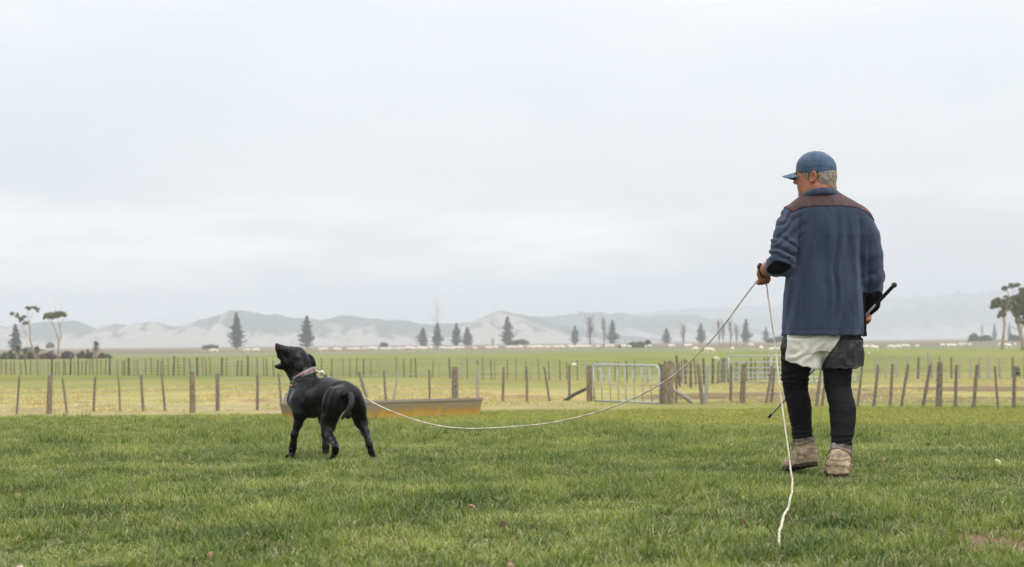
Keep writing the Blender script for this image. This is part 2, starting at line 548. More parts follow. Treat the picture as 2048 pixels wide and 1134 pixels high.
def hill(name, label, D, prof, depth, seed, base_px=None, pale=1.0, rough=0.16):
    """prof: (px, py) of the skyline; real ridge at distance D with spurs and gullies in front and a back slope"""
    prof = np.array(prof, float)
    pts = [A3(px, py, D) for px, py in prof]
    xr = np.array([p[0] for p in pts]); zr = np.array([p[2] for p in pts])
    xs = np.linspace(xr[0], xr[-1], 520)
    H = np.interp(xs, xr, zr)
    H = H + 0.085 * (H + 1) * fbm(xs / 38.0, xs * 0, 0, 5, seed) + 0.09 * (H + 1) * (0.10 - np.abs(fbm(xs / 26.0, xs * 0 + 4, 0, 4, seed + 2)))
    vs = np.concatenate([np.linspace(-1, 0, 46), np.linspace(0.06, 1, 14)])
    X, Vv = np.meshgrid(xs, vs, indexing='ij')
    Hh = np.repeat(H[:, None], len(vs), 1)
    s = np.clip(1 - np.abs(Vv), 0, 1)
    g = np.where(Vv < 0, s ** 0.8, s ** 1.3)
    gul = np.abs(fbm(X / 75.0 + 0.8 * Vv, Vv * 0.9 + 3, 0, 4, seed + 9))         # ridged: valleys where small
    gul2 = np.abs(fbm(X / 24.0 + 1.2 * Vv, Vv * 2.5 + 9, 0, 3, seed + 19))
    mid = np.clip(4 * s * (1 - s), 0, 1)
    Z = -1.05 + (Hh + 1.05) * g * (1 - mid * (0.30 - 0.75 * np.clip(gul, 0, 0.4)) - mid * 0.22 * (1 - 3.2 * gul2))
    Yd = D + Vv * depth * (1 + 0.25 * fbm(X / 260.0, X * 0, 0, 3, seed + 4)) + mid * 60 * fbm(X / 120.0, Vv * 1.5, 0, 3, seed + 5)
    P = np.stack([X.ravel(), Yd.ravel(), Z.ravel()], 1)
    nx, ny = X.shape
    i, j = np.meshgrid(np.arange(nx - 1), np.arange(ny - 1), indexing='ij')
    a = (i * ny + j).ravel()
    F = np.stack([a, a + ny, a + ny + 1, a + 1], 1)
    me = mesh_np(name, P, F, True, [HILL])
    PXc = X / D * FPX + 1024
    if pale == 1.0:      # how far the scrub comes down the slope along this range
        bias = np.interp(PXc, [0, 140, 330, 455, 480, 620, 700, 790, 850, 950, 1000, 1045, 1080, 1150, 1300], [-.30, -.12, -.26, -.22, .26, .34, .22, .12, .05, -.16, -.26, .10, .34, .50, .55])
    else:
        bias = 0.62 - 0.35 * pale
    veg = 0.50 + bias + (s - 0.66) * 1.7 + 0.85 * fbm(X / 42.0 + 1.4 * Vv, Vv * 1.2, 0, 4, seed + 31) + 0.75 * np.exp(-(gul2 / 0.085) ** 2) * (pale == 1.0) + 0.45 * np.exp(-(gul / 0.045) ** 2)
    at_ = me.attributes.new('veg', 'FLOAT', 'POINT')
    at_.data.foreach_set('value', np.clip(veg, 0, 1).ravel().astype(np.float32))
    o = obj(name, me)
    tag(o, label, None, None, 'structure')
    return o
def hill_material():
    m = bpy.data.materials.new('eroded_hill')
    m.use_nodes = True
    t = m.node_tree
    b = t.nodes['Principled BSDF']
    b.inputs['Roughness'].default_value = 1.0
    b.inputs['Specular IOR Level'].default_value = 0.05
    a = N(t, 'ShaderNodeAttribute', attribute_name='veg')
    g = N(t, 'ShaderNodeNewGeometry')
    n = N(t, 'ShaderNodeTexNoise', i_Scale=0.035, i_Detail=6.0, i_Roughness=0.65)
    t.links.new(g.outputs['Position'], n.inputs['Vector'])
    ad = N(t, 'ShaderNodeMath', operation='MULTIPLY_ADD')
    t.links.new(n.outputs['Fac'], ad.inputs[0]); ad.inputs[1].default_value = 1.25
    sb = N(t, 'ShaderNodeMath', operation='SUBTRACT'); sb.inputs[1].default_value = 0.64
    t.links.new(a.outputs['Fac'], sb.inputs[0])
    t.links.new(sb.outputs[0], ad.inputs[2])
    r = N(t, 'ShaderNodeValToRGB')
    e = r.color_ramp.elements
    e[0].position = 0.34; e[0].color = (0.35, 0.315, 0.27, 1)
    e[1].position = 0.72; e[1].color = (0.095, 0.112, 0.088, 1)
    x = e.new(0.5); x.color = (0.20, 0.195, 0.145, 1)
    t.links.new(ad.outputs[0], r.inputs['Fac'])
    t.links.new(r.outputs[0], b.inputs['Base Color'])
    return m
HILL = hill_material()
hill('hills', 'pale eroded clay hills with grey green scrub along the skyline, nearest range on the left', 2700,
     [(-260, 672), (-120, 655), (0, 658), (31, 649), (84, 644), (120, 644), (143, 641), (156, 642), (174, 649), (197, 658), (230, 648), (256, 652), (291, 641),
      (315, 643), (332, 649), (350, 652), (378, 646), (409, 639), (440, 631), (463, 622), (486, 621), (518, 624), (553, 628), (585, 633), (610, 634), (644, 639),
      (679, 632), (713, 632), (728, 635), (770, 638), (807, 640), (844, 648), (869, 651), (881, 648), (911, 647), (938, 645), (960, 637), (990, 622), (1017, 622),
      (1034, 626), (1052, 631), (1080, 638), (1130, 650), (1190, 662), (1260, 672), (1330, 679)], 420, 11)
hill('hills', 'middle range of grey green hills behind the bare trees', 3500,
     [(930, 672), (1000, 645), (1052, 634), (1079, 633), (1101, 631), (1133, 626), (1168, 619), (1185, 624), (1207, 623), (1220, 627), (1242, 624), (1262, 629), (1284, 632),
      (1329, 629), (1393, 627), (1421, 639), (1470, 650), (1540, 664), (1620, 674)], 420, 23, pale=0.75)
hill('hills', 'blue grey hill fading in haze behind the right hand trees', 5200,
     [(1180, 668), (1260, 652), (1350, 640), (1450, 636), (1560, 632), (1700, 630), (1798, 619), (1850, 610), (1904, 603), (1983, 609), (2060, 600), (2160, 612), (2300, 640)], 450, 37, pale=0.35)
hill('hills', 'faintest and highest far ridge at the right of the horizon', 6100,
     [(1130, 660), (1230, 628), (1300, 622), (1380, 618), (1480, 613), (1560, 608), (1680, 604), (1761, 595), (1850, 592), (1900, 587), (1973, 582), (2060, 577), (2200, 590), (2400, 640)], 500, 41, pale=0.3)

hz = bpy.data.materials.new('haze_air')
hz.use_nodes = True
hz.node_tree.nodes.clear()
ho = N(hz.node_tree, 'ShaderNodeOutputMaterial')
hv = N(hz.node_tree, 'ShaderNodeVolumePrincipled')
hv.inputs['Color'].default_value = (0.775, 0.822, 0.892, 1)
hv.inputs['Density'].default_value = 0.00041
hv.inputs['Anisotropy'].default_value = 0.0
hz.node_tree.links.new(hv.outputs[0], ho.inputs['Volume'])
Vh, Fh = box((-7300, -100, -2.6), (7300, 7300, 180))
tag(obj('haze', mesh_np('haze', Vh, Fh, False, [hz])), 'pale damp air thickening towards the hills', None, None, 'stuff')

# ================================================================== grass
def grass_material(name, cols, straw, trans=0.35):
    m = bpy.data.materials.new(name)
    m.use_nodes = True
    t = m.node_tree
    t.nodes.clear()
    out = N(t, 'ShaderNodeOutputMaterial')
    g = N(t, 'ShaderNodeNewGeometry')
    n = N(t, 'ShaderNodeTexNoise', i_Scale=1.3, i_Detail=7.0, i_Roughness=0.72)
    mpn = N(t, 'ShaderNodeMapping'); mpn.inputs['Scale'].default_value = (1, 0.7, 0.2)
    t.links.new(g.outputs['Position'], mpn.inputs[0]); t.links.new(mpn.outputs[0], n.inputs['Vector'])
    r = N(t, 'ShaderNodeValToRGB')
    e = r.color_ramp.elements
    e[0].position = 0.36; e[0].color = (*cols[0], 1)
    e[1].position = 0.64; e[1].color = (*cols[2], 1)
    x = e.new(0.5); x.color = (*cols[1], 1)
    t.links.new(n.outputs['Fac'], r.inputs['Fac'])
    a = N(t, 'ShaderNodeAttribute', attribute_name='tone')       # x: brightness of the blade, y: dead or not, z: height along it
    sp = N(t, 'ShaderNodeSeparateXYZ'); t.links.new(a.outputs['Vector'], sp.inputs[0])
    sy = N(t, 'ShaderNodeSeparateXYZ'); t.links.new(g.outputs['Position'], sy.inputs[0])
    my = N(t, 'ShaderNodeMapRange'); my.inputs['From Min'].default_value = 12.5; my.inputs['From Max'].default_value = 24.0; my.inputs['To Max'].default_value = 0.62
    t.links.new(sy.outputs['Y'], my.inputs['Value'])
    pale_ = N(t, 'ShaderNodeMix', data_type='RGBA'); pale_.inputs[7].default_value = (*cols[2], 1)       # lighter, yellower colour painted in towards the brow, offsetting shade on side-on blades
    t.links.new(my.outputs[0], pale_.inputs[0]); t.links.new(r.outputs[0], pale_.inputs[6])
    v = N(t, 'ShaderNodeHueSaturation'); t.links.new(pale_.outputs[2], v.inputs['Color'])
    mr_ = N(t, 'ShaderNodeMapRange'); mr_.inputs['To Min'].default_value = 0.45; mr_.inputs['To Max'].default_value = 1.75
    t.links.new(sp.outputs['X'], mr_.inputs['Value']); t.links.new(mr_.outputs[0], v.inputs['Value'])
    mxn = N(t, 'ShaderNodeMix', data_type='RGBA')
    mxn.inputs[7].default_value = (*straw, 1)
    t.links.new(sp.outputs['Y'], mxn.inputs[0]); t.links.new(v.outputs[0], mxn.inputs[6])
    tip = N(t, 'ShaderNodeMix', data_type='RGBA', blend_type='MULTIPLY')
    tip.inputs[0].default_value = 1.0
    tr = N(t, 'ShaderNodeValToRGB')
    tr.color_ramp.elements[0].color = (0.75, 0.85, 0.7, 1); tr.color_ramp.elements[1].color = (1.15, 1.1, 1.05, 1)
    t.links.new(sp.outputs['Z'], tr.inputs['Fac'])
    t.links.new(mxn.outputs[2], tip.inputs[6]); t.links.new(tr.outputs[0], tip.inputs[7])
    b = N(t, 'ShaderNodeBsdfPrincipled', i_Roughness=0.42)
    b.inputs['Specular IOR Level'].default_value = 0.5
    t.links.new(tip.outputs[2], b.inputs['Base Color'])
    tl = N(t, 'ShaderNodeBsdfTranslucent')
    t.links.new(tip.outputs[2], tl.inputs[0])
    ms = N(t, 'ShaderNodeMixShader', i_Fac=trans)
    t.links.new(b.outputs[0], ms.inputs[1]); t.links.new(tl.outputs[0], ms.inputs[2])
    t.links.new(ms.outputs[0], out.inputs[0])
    return m
def tuft(nb, rad, hgt, wid, seed, mat, dead=0.08, lean=0.6):
    r = np.random.default_rng(seed)
    a = r.uniform(0, 2 * np.pi, nb); d = rad * np.sqrt(r.uniform(0, 1, nb))
    bx, by = d * np.cos(a), d * np.sin(a)
    L = hgt * r.uniform(0.45, 1.25, nb)
    az = a + r.normal(0, 1.0, nb)
    ln = np.clip(np.abs(r.normal(lean, 0.35, nb)), 0.05, 1.6)
    W = wid * r.uniform(0.6, 1.3, nb)
    f = r.uniform(0, np.pi, nb)
    sx_, sy_ = np.cos(f), np.sin(f)
    V = np.zeros((nb, 7, 3)); tone = np.zeros((nb, 7, 3))
    tt = [0, 0.38, 0.72, 1.0]
    br = r.uniform(0, 1, nb); dd = (r.uniform(0, 1, nb) < dead) * r.uniform(0.6, 1.0, nb)
    z = 0
    for i, t_ in enumerate(tt):
        out_ = L * ln * (t_ ** 1.8) * 0.75
        up = L * (t_ - 0.32 * np.clip(ln, 0, 1.4) * t_ ** 2)
        cx, cy = bx + out_ * np.cos(az), by + out_ * np.sin(az)
        ww = W * [1.0, 0.9, 0.55, 0.0][i] * 0.5
        if i < 3:
            V[:, z] = np.stack([cx - sx_ * ww, cy - sy_ * ww, up], 1)
            V[:, z + 1] = np.stack([cx + sx_ * ww, cy + sy_ * ww, up], 1)
            tone[:, z, 2] = t_; tone[:, z + 1, 2] = t_
            z += 2
        else:
            V[:, 6] = np.stack([cx, cy, up], 1); tone[:, 6, 2] = 1
    tone[:, :, 0] = br[:, None]; tone[:, :, 1] = dd[:, None]
    V[:, :2, 2] -= 0.008
    base = (np.arange(nb) * 7)[:, None]
    T = np.concatenate([base + np.array(q) for q in ((0, 1, 3), (0, 3, 2), (2, 3, 5), (2, 5, 4), (4, 5, 6))])
    me = mesh_np('tuft', V.reshape(-1, 3), T, True, [mat])
    at_ = me.attributes.new('tone', 'FLOAT_VECTOR', 'POINT')
    at_.data.foreach_set('vector', tone.reshape(-1).astype(np.float32))
    return me
def scatter(name, label, P, rot, scl, idx, protos):
    col = bpy.data.collections.new(name + '_tufts')
    for i, me in enumerate(protos):
        po = bpy.data.objects.new('tuft_%02d' % i, me)
        col.objects.link(po)
    me = bpy.data.meshes.new(name)
    me.vertices.add(len(P)); me.vertices.foreach_set('co', P.astype(np.float32).ravel())
    for nm, ty, key, arr in (('rot', 'FLOAT_VECTOR', 'vector', rot), ('scl', 'FLOAT_VECTOR', 'vector', scl), ('pick', 'INT', 'value', idx)):
        a_ = me.attributes.new(nm, ty, 'POINT')
        a_.data.foreach_set(key, arr.astype(np.int32 if ty == 'INT' else np.float32).ravel())
    o = obj(name, me)
    ng = bpy.data.node_groups.new(name, 'GeometryNodeTree')
    ng.interface.new_socket('Geometry', in_out='INPUT', socket_type='NodeSocketGeometry')
    ng.interface.new_socket('Geometry', in_out='OUTPUT', socket_type='NodeSocketGeometry')
    gi, go = N(ng, 'NodeGroupInput'), N(ng, 'NodeGroupOutput')
    ci = N(ng, 'GeometryNodeCollectionInfo')
    ci.inputs['Collection'].default_value = col
    ci.inputs['Separate Children'].default_value = True
    ci.inputs['Reset Children'].default_value = True
    ip = N(ng, 'GeometryNodeInstanceOnPoints')
    ip.inputs['Pick Instance'].default_value = True
    def na(nm, ty):
        n_ = N(ng, 'GeometryNodeInputNamedAttribute', data_type=ty)
        n_.inputs[0].default_value = nm
        return [s_ for s_ in n_.outputs if s_.enabled and s_.name == 'Attribute'][0]
    L_ = ng.links.new
    L_(gi.outputs[0], ip.inputs['Points']); L_(ci.outputs[0], ip.inputs['Instance'])
    L_(na('pick', 'INT'), ip.inputs['Instance Index'])
    L_(na('rot', 'FLOAT_VECTOR'), ip.inputs['Rotation']); L_(na('scl', 'FLOAT_VECTOR'), ip.inputs['Scale'])
    L_(ip.outputs[0], go.inputs[0])
    md = o.modifiers.new('tufts', 'NODES'); md.node_group = ng
    tag(o, label, 'grass', None, 'stuff')
    return o
TREADS = [(float(at(px, py, D).x), D, r_) for px, py, D, r_ in ((583, 915, 13.44, .24), (666, 920, 13.05, .26), (749, 920, 13.2, .24), (652, 913, 13.7, .2), (1625, 948, 11.25, .26), (1681, 958, 11.0, .28))]
def spread(y0, y1, dens, margin, seed, keep=None, hscale=1.0):
    r = np.random.default_rng(seed)
    W1 = 0.262 * y1 + margin
    n = int((y1 - y0) * 2 * W1 * dens)
    x, y = r.uniform(-W1, W1, n), r.uniform(y0, y1, n)
    m = np.abs(x) < 0.262 * y + margin
    if keep is not None: m &= keep(x, y, r)
    x, y = x[m], y[m]
    P = np.stack([x, y, terrain(x, y)], 1)
    n = len(x)
    rot = np.stack([r.normal(0, 0.12, n), r.normal(0, 0.12, n), r.uniform(0, 6.283, n)], 1)
    hv_ = 1.0 + 0.9 * fbm(x * 1.1, y * 0.8, 0, 4, 60)
    s_ = np.clip(hscale * hv_ * r.uniform(0.75, 1.25, n), 0.35, 2.0 * hscale ** 2)
    for (fx, fy, fr) in TREADS:                        # trodden down round boots and paws
        d = np.sqrt((x - fx) ** 2 + ((y - fy + .06) * .7) ** 2)
        s_ = s_ * (1 - .62 * sstep(fr, fr * .4, d))
    return x, y, P, rot, s_, r
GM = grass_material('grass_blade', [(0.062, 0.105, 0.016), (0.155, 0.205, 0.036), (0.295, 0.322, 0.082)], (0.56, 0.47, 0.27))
MUD = ((1.90, 7.50, 0.46, 0.55), (1.30, 7.95, 0.22, 0.24), (-0.39, 8.3, 0.18, 0.2), (0.98, 8.0, .14, .14))
def keep_near(x, y, r):
    k = np.ones(len(x), bool)
    for (cx, cy, rx, ry) in MUD:
        d = np.sqrt(((x - cx) / rx) ** 2 + ((y - cy) / ry) ** 2) + 0.45 * fbm(x * 5, y * 5, 0, 3, 77)
        k &= (d > 1) | (r.uniform(0, 1, len(x)) < 0.12)
    for b_ in BOOTS:                                   # blades pressed flat under the soles
        d = np.hypot(x - b_[0], y - b_[1]); k &= d > b_[2]
    return k
BOOTS = [(float(at(1680, 955, 11.05).x), 11.10, 0.05), (float(at(1680, 955, 11.05).x), 11.2, 0.05), (float(at(1634, 946, 11.28).x), 11.26, 0.085), (float(at(1634, 946, 11.28).x) - .05, 11.30, 0.06)]
def grass_all():
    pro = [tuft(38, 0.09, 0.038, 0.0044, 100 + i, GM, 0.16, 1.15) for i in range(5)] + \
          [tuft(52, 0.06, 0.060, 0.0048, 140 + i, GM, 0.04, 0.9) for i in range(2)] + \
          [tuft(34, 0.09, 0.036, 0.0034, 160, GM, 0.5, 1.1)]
    x, y, P, rot, s_, r = spread(4.6, 15.5, 410, 2.2, 5, keep_near)
    idx = r.choice(8, len(x), p=[.17, .17, .17, .16, .15, .05, .05, .08])
    lush = fbm(x * 0.9 + 7, y * 0.7, 0, 3, 88) > 0.22
    idx[lush & (r.uniform(0, 1, len(x)) < 0.35)] = 5
    scl = np.stack([s_ ** 0.3, s_ ** 0.3, s_], 1)
    scatter('grass', 'short green pasture grass in the foreground under man and dog', P, rot, scl, idx, pro)
    x, y, P, rot, s_, r = spread(15.5, 25, 200, 2.6, 6, None, 0.85)
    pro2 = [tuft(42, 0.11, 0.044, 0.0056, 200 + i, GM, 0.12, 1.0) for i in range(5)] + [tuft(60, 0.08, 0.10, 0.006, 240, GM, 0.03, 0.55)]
    idx = r.choice(6, len(x), p=[.19, .19, .19, .19, .19, .05])
    scl = np.stack([s_ ** 0.3, s_ ** 0.3, s_], 1)
    scatter('grass', 'pasture grass running up to the brow of the rise', P, rot, scl, idx, pro2)
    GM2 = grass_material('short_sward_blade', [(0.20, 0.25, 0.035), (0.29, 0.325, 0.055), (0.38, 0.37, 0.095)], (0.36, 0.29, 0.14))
    x, y, P, rot, s_, r = spread(25, 51, 38, 5.0, 7, None, 0.7)
    pro3 = [tuft(40, 0.2, 0.06, 0.012, 300 + i, GM2, 0.10, 0.5) for i in range(4)]
    scl = np.stack([s_ ** 0.2, s_ ** 0.2, s_], 1)
    scatter('grass', 'short bright grass in the dip before the fence', P, rot, scl, r.integers(0, 4, len(x)), pro3)
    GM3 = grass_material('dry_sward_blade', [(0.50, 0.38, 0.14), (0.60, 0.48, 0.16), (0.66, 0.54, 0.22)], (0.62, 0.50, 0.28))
    def dk(x, y, r): return (fbm(x * 0.25, y * 0.12, 0, 4, 91) > -0.05)
    x, y, P, rot, s_, r = spread(54, 86, 5, 6.0, 8, dk)
    pro4 = [tuft(30, 0.3, 0.06, 0.022, 400 + i, GM3, 0.4, 1.1) for i in range(3)]
    scl = np.stack([s_ ** 0.2, s_ ** 0.2, s_], 1)
    scatter('dry_grass', 'dry straw coloured grass lying in the paddock behind the first fence', P, rot, scl, r.integers(0, 3, len(x)), pro4)
grass_all()
# ================================================================== fences and gates
WOOD = material('weathered_post', (0.13, 0.105, 0.08), (0.33, 0.29, 0.23), 6, 0.9, 0.01, 30, c3=(0.22, 0.18, 0.14), coord='Generated', stretch=(1, 1, 3))
WOOD_W = material('brown_strainer_post', (0.15, 0.11, 0.07), (0.33, 0.28, 0.20), 5, 0.9, 0.01, 30, c3=(0.24, 0.185, 0.12), coord='Generated', stretch=(1, 1, 2))
WOOD_D = material('grey_dark_post', (0.07, 0.06, 0.05), (0.20, 0.18, 0.15), 6, 0.9, 0.01, 30, coord='Generated', stretch=(1, 1, 3))
WOOD_P = material('pale_silvered_post', (0.30, 0.28, 0.24), (0.50, 0.47, 0.41), 6, 0.9, 0.01, 30, coord='Generated', stretch=(1, 1, 3))
GALV = material('galvanised_steel', (0.36, 0.385, 0.40), (0.54, 0.565, 0.58), 12, 0.45, spec=0.5, metallic=0.35)
WIRE = material('fence_wire', (0.30, 0.31, 0.31), (0.42, 0.42, 0.42), 3, 0.5, metallic=0.4)
BLUE_P = material('blue_insulator', (0.16, 0.24, 0.33), (0.26, 0.36, 0.45), 20, 0.5)
def post_mesh(seed, split=True):
    r = np.random.default_rng(seed)
    V, F = [], []
    n, rows = 7, (0, 0.3, 0.62, 0.9, 1.0)
    a0 = np.sort(np.linspace(0, 2 * np.pi, n, endpoint=False) + r.uniform(-0.25, 0.25, n))
    base = 1 + (r.uniform(-0.32, 0.18, n) if split else r.uniform(-0.06, 0.06, n))
    for j, z in enumerate(rows):
        off = r.normal(0, 0.12, 2) * (1 if split else 0.2) * z
        rr = base * (1.08 - 0.16 * z) * (1 + r.uniform(-0.06, 0.06, n))
        for k in range(n):
            zz = z if z < 1 else 1 + (r.uniform(-0.025, 0.012) if split else 0)
            V.append((rr[k] * math.cos(a0[k]) + off[0], rr[k] * math.sin(a0[k]) + off[1], zz))
    for j in range(len(rows) - 1):
        for k in range(n):
            k2 = (k + 1) % n
            F.append((j * n + k, j * n + k2, (j + 1) * n + k2, (j + 1) * n + k))
    F.append(tuple(range((len(rows) - 1) * n, len(rows) * n)))
    return V, F
POSTS = {}
for key, mt in (('w', WOOD), ('b', WOOD_W), ('d', WOOD_D), ('p', WOOD_P)):
    POSTS[key] = [mesh_np('post', *post_mesh(i * 7 + ord(key), True), False, [mt]) for i in range(4)]
ROUND = mesh_np('strainer', *post_mesh(5, False), False, [WOOD_W])
ROUND_G = mesh_np('strainer', *post_mesh(6, False), False, [WOOD])
def stand(name, me, a, b, r, parent, root):
    """unit post from a to b, radius r, as a child"""
    a, b = Vector(a), Vector(b)
    d = b - a
    o = bpy.data.objects.new(name, me)
    COL.objects.link(o)
    o.parent = parent
    q = d.to_track_quat('Z', 'Y') @ Quaternion((0, 0, 1), random.uniform(0, 6.28))
    o.rotation_mode = 'QUATERNION'
    o.rotation_quaternion = q
    o.scale = (r, r, d.length)
    o.location = a - Vector(ORG[root.name])
    return o
def fence(label, posts, wires=6, style='w', group=None, sink=0.12, wz=None, rscale=1.0, name='post_and_wire_fence'):
    """posts: (top px, top py, foot px, foot py, width px [, style])"""
    feet = [hit(p[2], p[3]) for p in posts]
    root = empty(name, feet[0])
    tag(root, label, 'fence', group)
    tops = []
    for p, f in zip(posts, feet):
        D = f.y
        top = at(p[0], p[1], D)
        st = p[5] if len(p) > 5 else style
        me = ROUND if st == 'R' else ROUND_G if st == 'G' else random.choice(POSTS[st])
        r = p[4] / FPX * D * 0.5 * rscale
        d = (top - f)
        po = stand('post', me, f - d * (sink / d.length), top, r, root, root)
        tops.append((f, top))
        if len(p) > 6 and p[6] == 'blue':
            V, F = tube([top, top + Vector((0.01, 0, 0.05))], [0.032, 0.028], 6)
            part('insulator', V, F, BLUE_P, root)
    for k in range(wires):
        fr = (k + 0.6) / wires
        P = [np.array(f.lerp(t, 0.06 + 0.86 * fr)) for f, t in tops]
        # even the line out: wires run straight while posts lean
        z = np.array([p[2] for p in P]); 
        ker = np.ones(5) / 5
        if len(z) > 6:
            zs = np.convolve(np.pad(z, 2, mode='edge'), ker, 'valid')
        else: zs = z
        P = np.array(P); P[:, 2] = zs
        V, F = tube(P, 0.0055 if feet[0].y < 80 else 0.008, 4)
        part('wire', V, F, WIRE, root, smooth=False)
    return root

near_left = [(-46, 754, -50, 829, 5), (39, 752, 34, 828, 5), (100, 752, 98, 828, 11, 'R', 'blue'), (124.5, 755, 134, 827, 5), (190.5, 753, 187, 823, 5), (237, 753, 240, 823, 5),
             (282.5, 749, 287, 823, 5.5), (323, 749, 330, 822, 5.5), (385, 744, 385, 826, 11.5, 'R', 'blue'), (435, 747, 435.5, 822, 9, 'G'), (515, 748, 515, 820, 5.5),
             (557, 745, 563, 817, 5), (606, 744, 604, 815, 5), (662, 746, 664, 813, 5), (717, 744, 738, 811, 5.5), (768, 739, 773, 810, 5.5), (796, 740, 786, 809, 5.5, 'p'), (858, 739, 859, 808, 5),
             (910, 734, 910, 808, 14, 'G'), (956, 729, 955, 806, 5.5, 'p'), (1007, 734, 1006, 805, 5.5), (1053.6, 733, 1053.6, 805, 6.5), (1088, 734, 1099, 802, 5.5), (1139, 729, 1139, 800, 6)]
f1 = fence('weathered post and wire fence along the brow from the left edge to the metal gate', near_left, 6, 'w', 'fences of the near paddock')
near_right = [(1354, 726, 1352, 805, 5), (1397, 728, 1405, 809, 7), (1415, 728, 1411, 806, 7, 'p'), (1462, 728, 1461, 804, 7), (1487, 728, 1485, 807, 11, 'R'), (1544, 733, 1532, 809, 7),
              (1549, 735, 1542, 808, 6), (1590, 730, 1588, 810, 6), (1643, 735, 1633, 813, 6), (1652, 738, 1644, 812, 5), (1724, 730, 1715, 814, 6), (1757, 729, 1747, 815, 6), (1785, 728, 1780, 815, 6), (1816, 728, 1802, 814, 7),
              (1861.5, 728, 1846, 814, 7), (1880, 724, 1877, 815, 13, 'G'), (1913, 729, 1910, 815, 6.5), (1954, 730, 1946, 819, 7), (1990, 732, 1996, 820, 6), (2030, 732, 2028, 819, 7), (2075, 731, 2070, 821, 7)]
f2 = fence('weathered fence of leaning posts running from the gate behind the man to the right', near_right, 6, 'w', 'fences of the near paddock')

def zr1(v): return [x * 0.2557 for x in v]
far_x = [-12, -4] + zr1([10, 45, 65, 90, 115, 165, 205, 237, 270, 297, 320, 352, 378, 407, 435, 462, 493, 515, 550, 583, 612, 640, 670, 700, 730, 760, 790, 822, 858, 893, 920, 957, 975, 1008, 1050, 1080, 1110, 1142,
       1187, 1230, 1257, 1280, 1318, 1358, 1400, 1440, 1490, 1543, 1587, 1613, 1648, 1687, 1733, 1775, 1817, 1855, 1890, 1940, 1985, 2015])
far_x += [400 + .2469 * v for v in (470, 520, 545, 598, 660, 720, 790, 860, 925, 983, 1068, 1125, 1165, 1215, 1268, 1325, 1383, 1445, 1537, 1592, 1655, 1707, 1750, 1805, 1882, 1940)]
far_x += [800 + .2469 * v for v in (320, 405, 495, 547, 625, 672, 742, 768, 870, 942, 1015, 1057, 1125, 1210, 1297, 1355, 1437, 1508, 1605, 1655, 1740, 1770, 1840, 1900, 1965, 2005)]
far_x += [1100 + .2293 * v for v in (955, 995, 1090, 1135, 1150, 1187, 1230, 1295)]
thick = {round(v * .2557) for v in (858, 1008, 1358, 1543, 1733, 1940, 407, 550)}
def far_base(x): return float(np.interp(x, [0, 520, 800, 1150, 1330, 1700, 2048], [749.5, 752, 755, 761, 768, 757, 757]))
def far_top(x): return float(np.interp(x, [0, 520, 800, 1150, 1330, 1700, 2048], [719, 716, 716, 719, 722, 708, 712]))
rp = random.Random(4)
pl = []
for x in sorted(far_x):
    th = round(x) in thick
    lean = rp.uniform(-1.8, 2.4)
    pl.append((x + lean * -1.0, far_top(x) + rp.uniform(-2.5, 4) - (3 if th else 0), x, far_base(x) + rp.uniform(-0.7, 0.7), 4.4 if th else rp.uniform(2.2, 3.1), rp.choice('wwwddp') if not th else 'd'))
fence('long far post and wire fence across the green paddock, left of the gate', pl, 5, 'w', 'fences of the far paddock', rscale=1.0)
rightx = [1560 + .2645 * v for v in (725, 803, 880, 962, 1043, 1125, 1150, 1210, 1295, 1360, 1440, 1510, 1573, 1663, 1760, 1845)] + [2062, 2080]
tops_r = {1814: 710, 1858: 698, 1976: 711}
pl = []
for x in rightx:
    k = [v for kx, v in tops_r.items() if abs(kx - x) < 3]
    pl.append((x + rp.uniform(-2, 2), (k[0] if k else 712 + rp.uniform(-2, 2)), x, 757 + rp.uniform(-1, 1.5), 8 if 1975 < x < 1977 else rp.uniform(4, 5.6), rp.choice('wwpp')))
fence('far fence with pale posts at the right behind the leaning near posts', pl, 5, 'p', 'fences of the far paddock')
yard = [(1340, 722, 1344, 772, 6, 'd', 'blue'), (1352, 712, 1360, 775, 6, 'd', 'blue'), (1369, 718, 1372, 772, 5), (1381, 726, 1381, 776, 6, 'd'), (1388, 717, 1392, 772, 4), (1407, 717, 1409, 770, 5, 'd'),
        (1426, 716, 1425, 768, 5, 'd'), (1437, 722, 1436, 768, 6), (1447, 717, 1446, 766, 11, 'G', 'blue'), (1456, 715, 1456, 764, 4, 'd'), (1473, 722, 1472, 762, 6), (1492, 722, 1493, 764, 4, 'd'), (1502, 717, 1502, 760, 4, 'd', 'blue'),
        (1511, 720, 1510, 760, 4), (1521, 718, 1521, 758, 4, 'p'), (1529, 716, 1530, 758, 4), (1536, 714, 1538, 758, 5), (1547, 716, 1546, 758, 4), (1556, 718, 1558, 760, 5)]
fence('crooked cluster of yard posts between the gate and the man', yard, 4, 'w', 'fences of the far paddock')

# braces against the gate posts
def stay(label, a, b, w, mt):
    A, B = hit(*a), None
    D = A.y
    B = at(b[0], b[1], D - 0.4)
    o = empty('fence_stay', A)
    tag(o, label, 'fence brace')
    r = w / FPX * D * 0.5
    V, F = tube([np.array(A) - [0, 0, .05], np.array(A.lerp(B, .5)) + [0, 0, .01], np.array(B)], [r, r * 1.1, r * .9], 7)
    part('pole', V, F, mt, o, smooth=False)
stay('dark rough log leaning up against the left gate post', (1124, 801), (1174, 777), 7, WOOD_D)
stay('pale flat timber brace propping the right gate post', (1390, 806), (1346, 780), 8, WOOD_P)

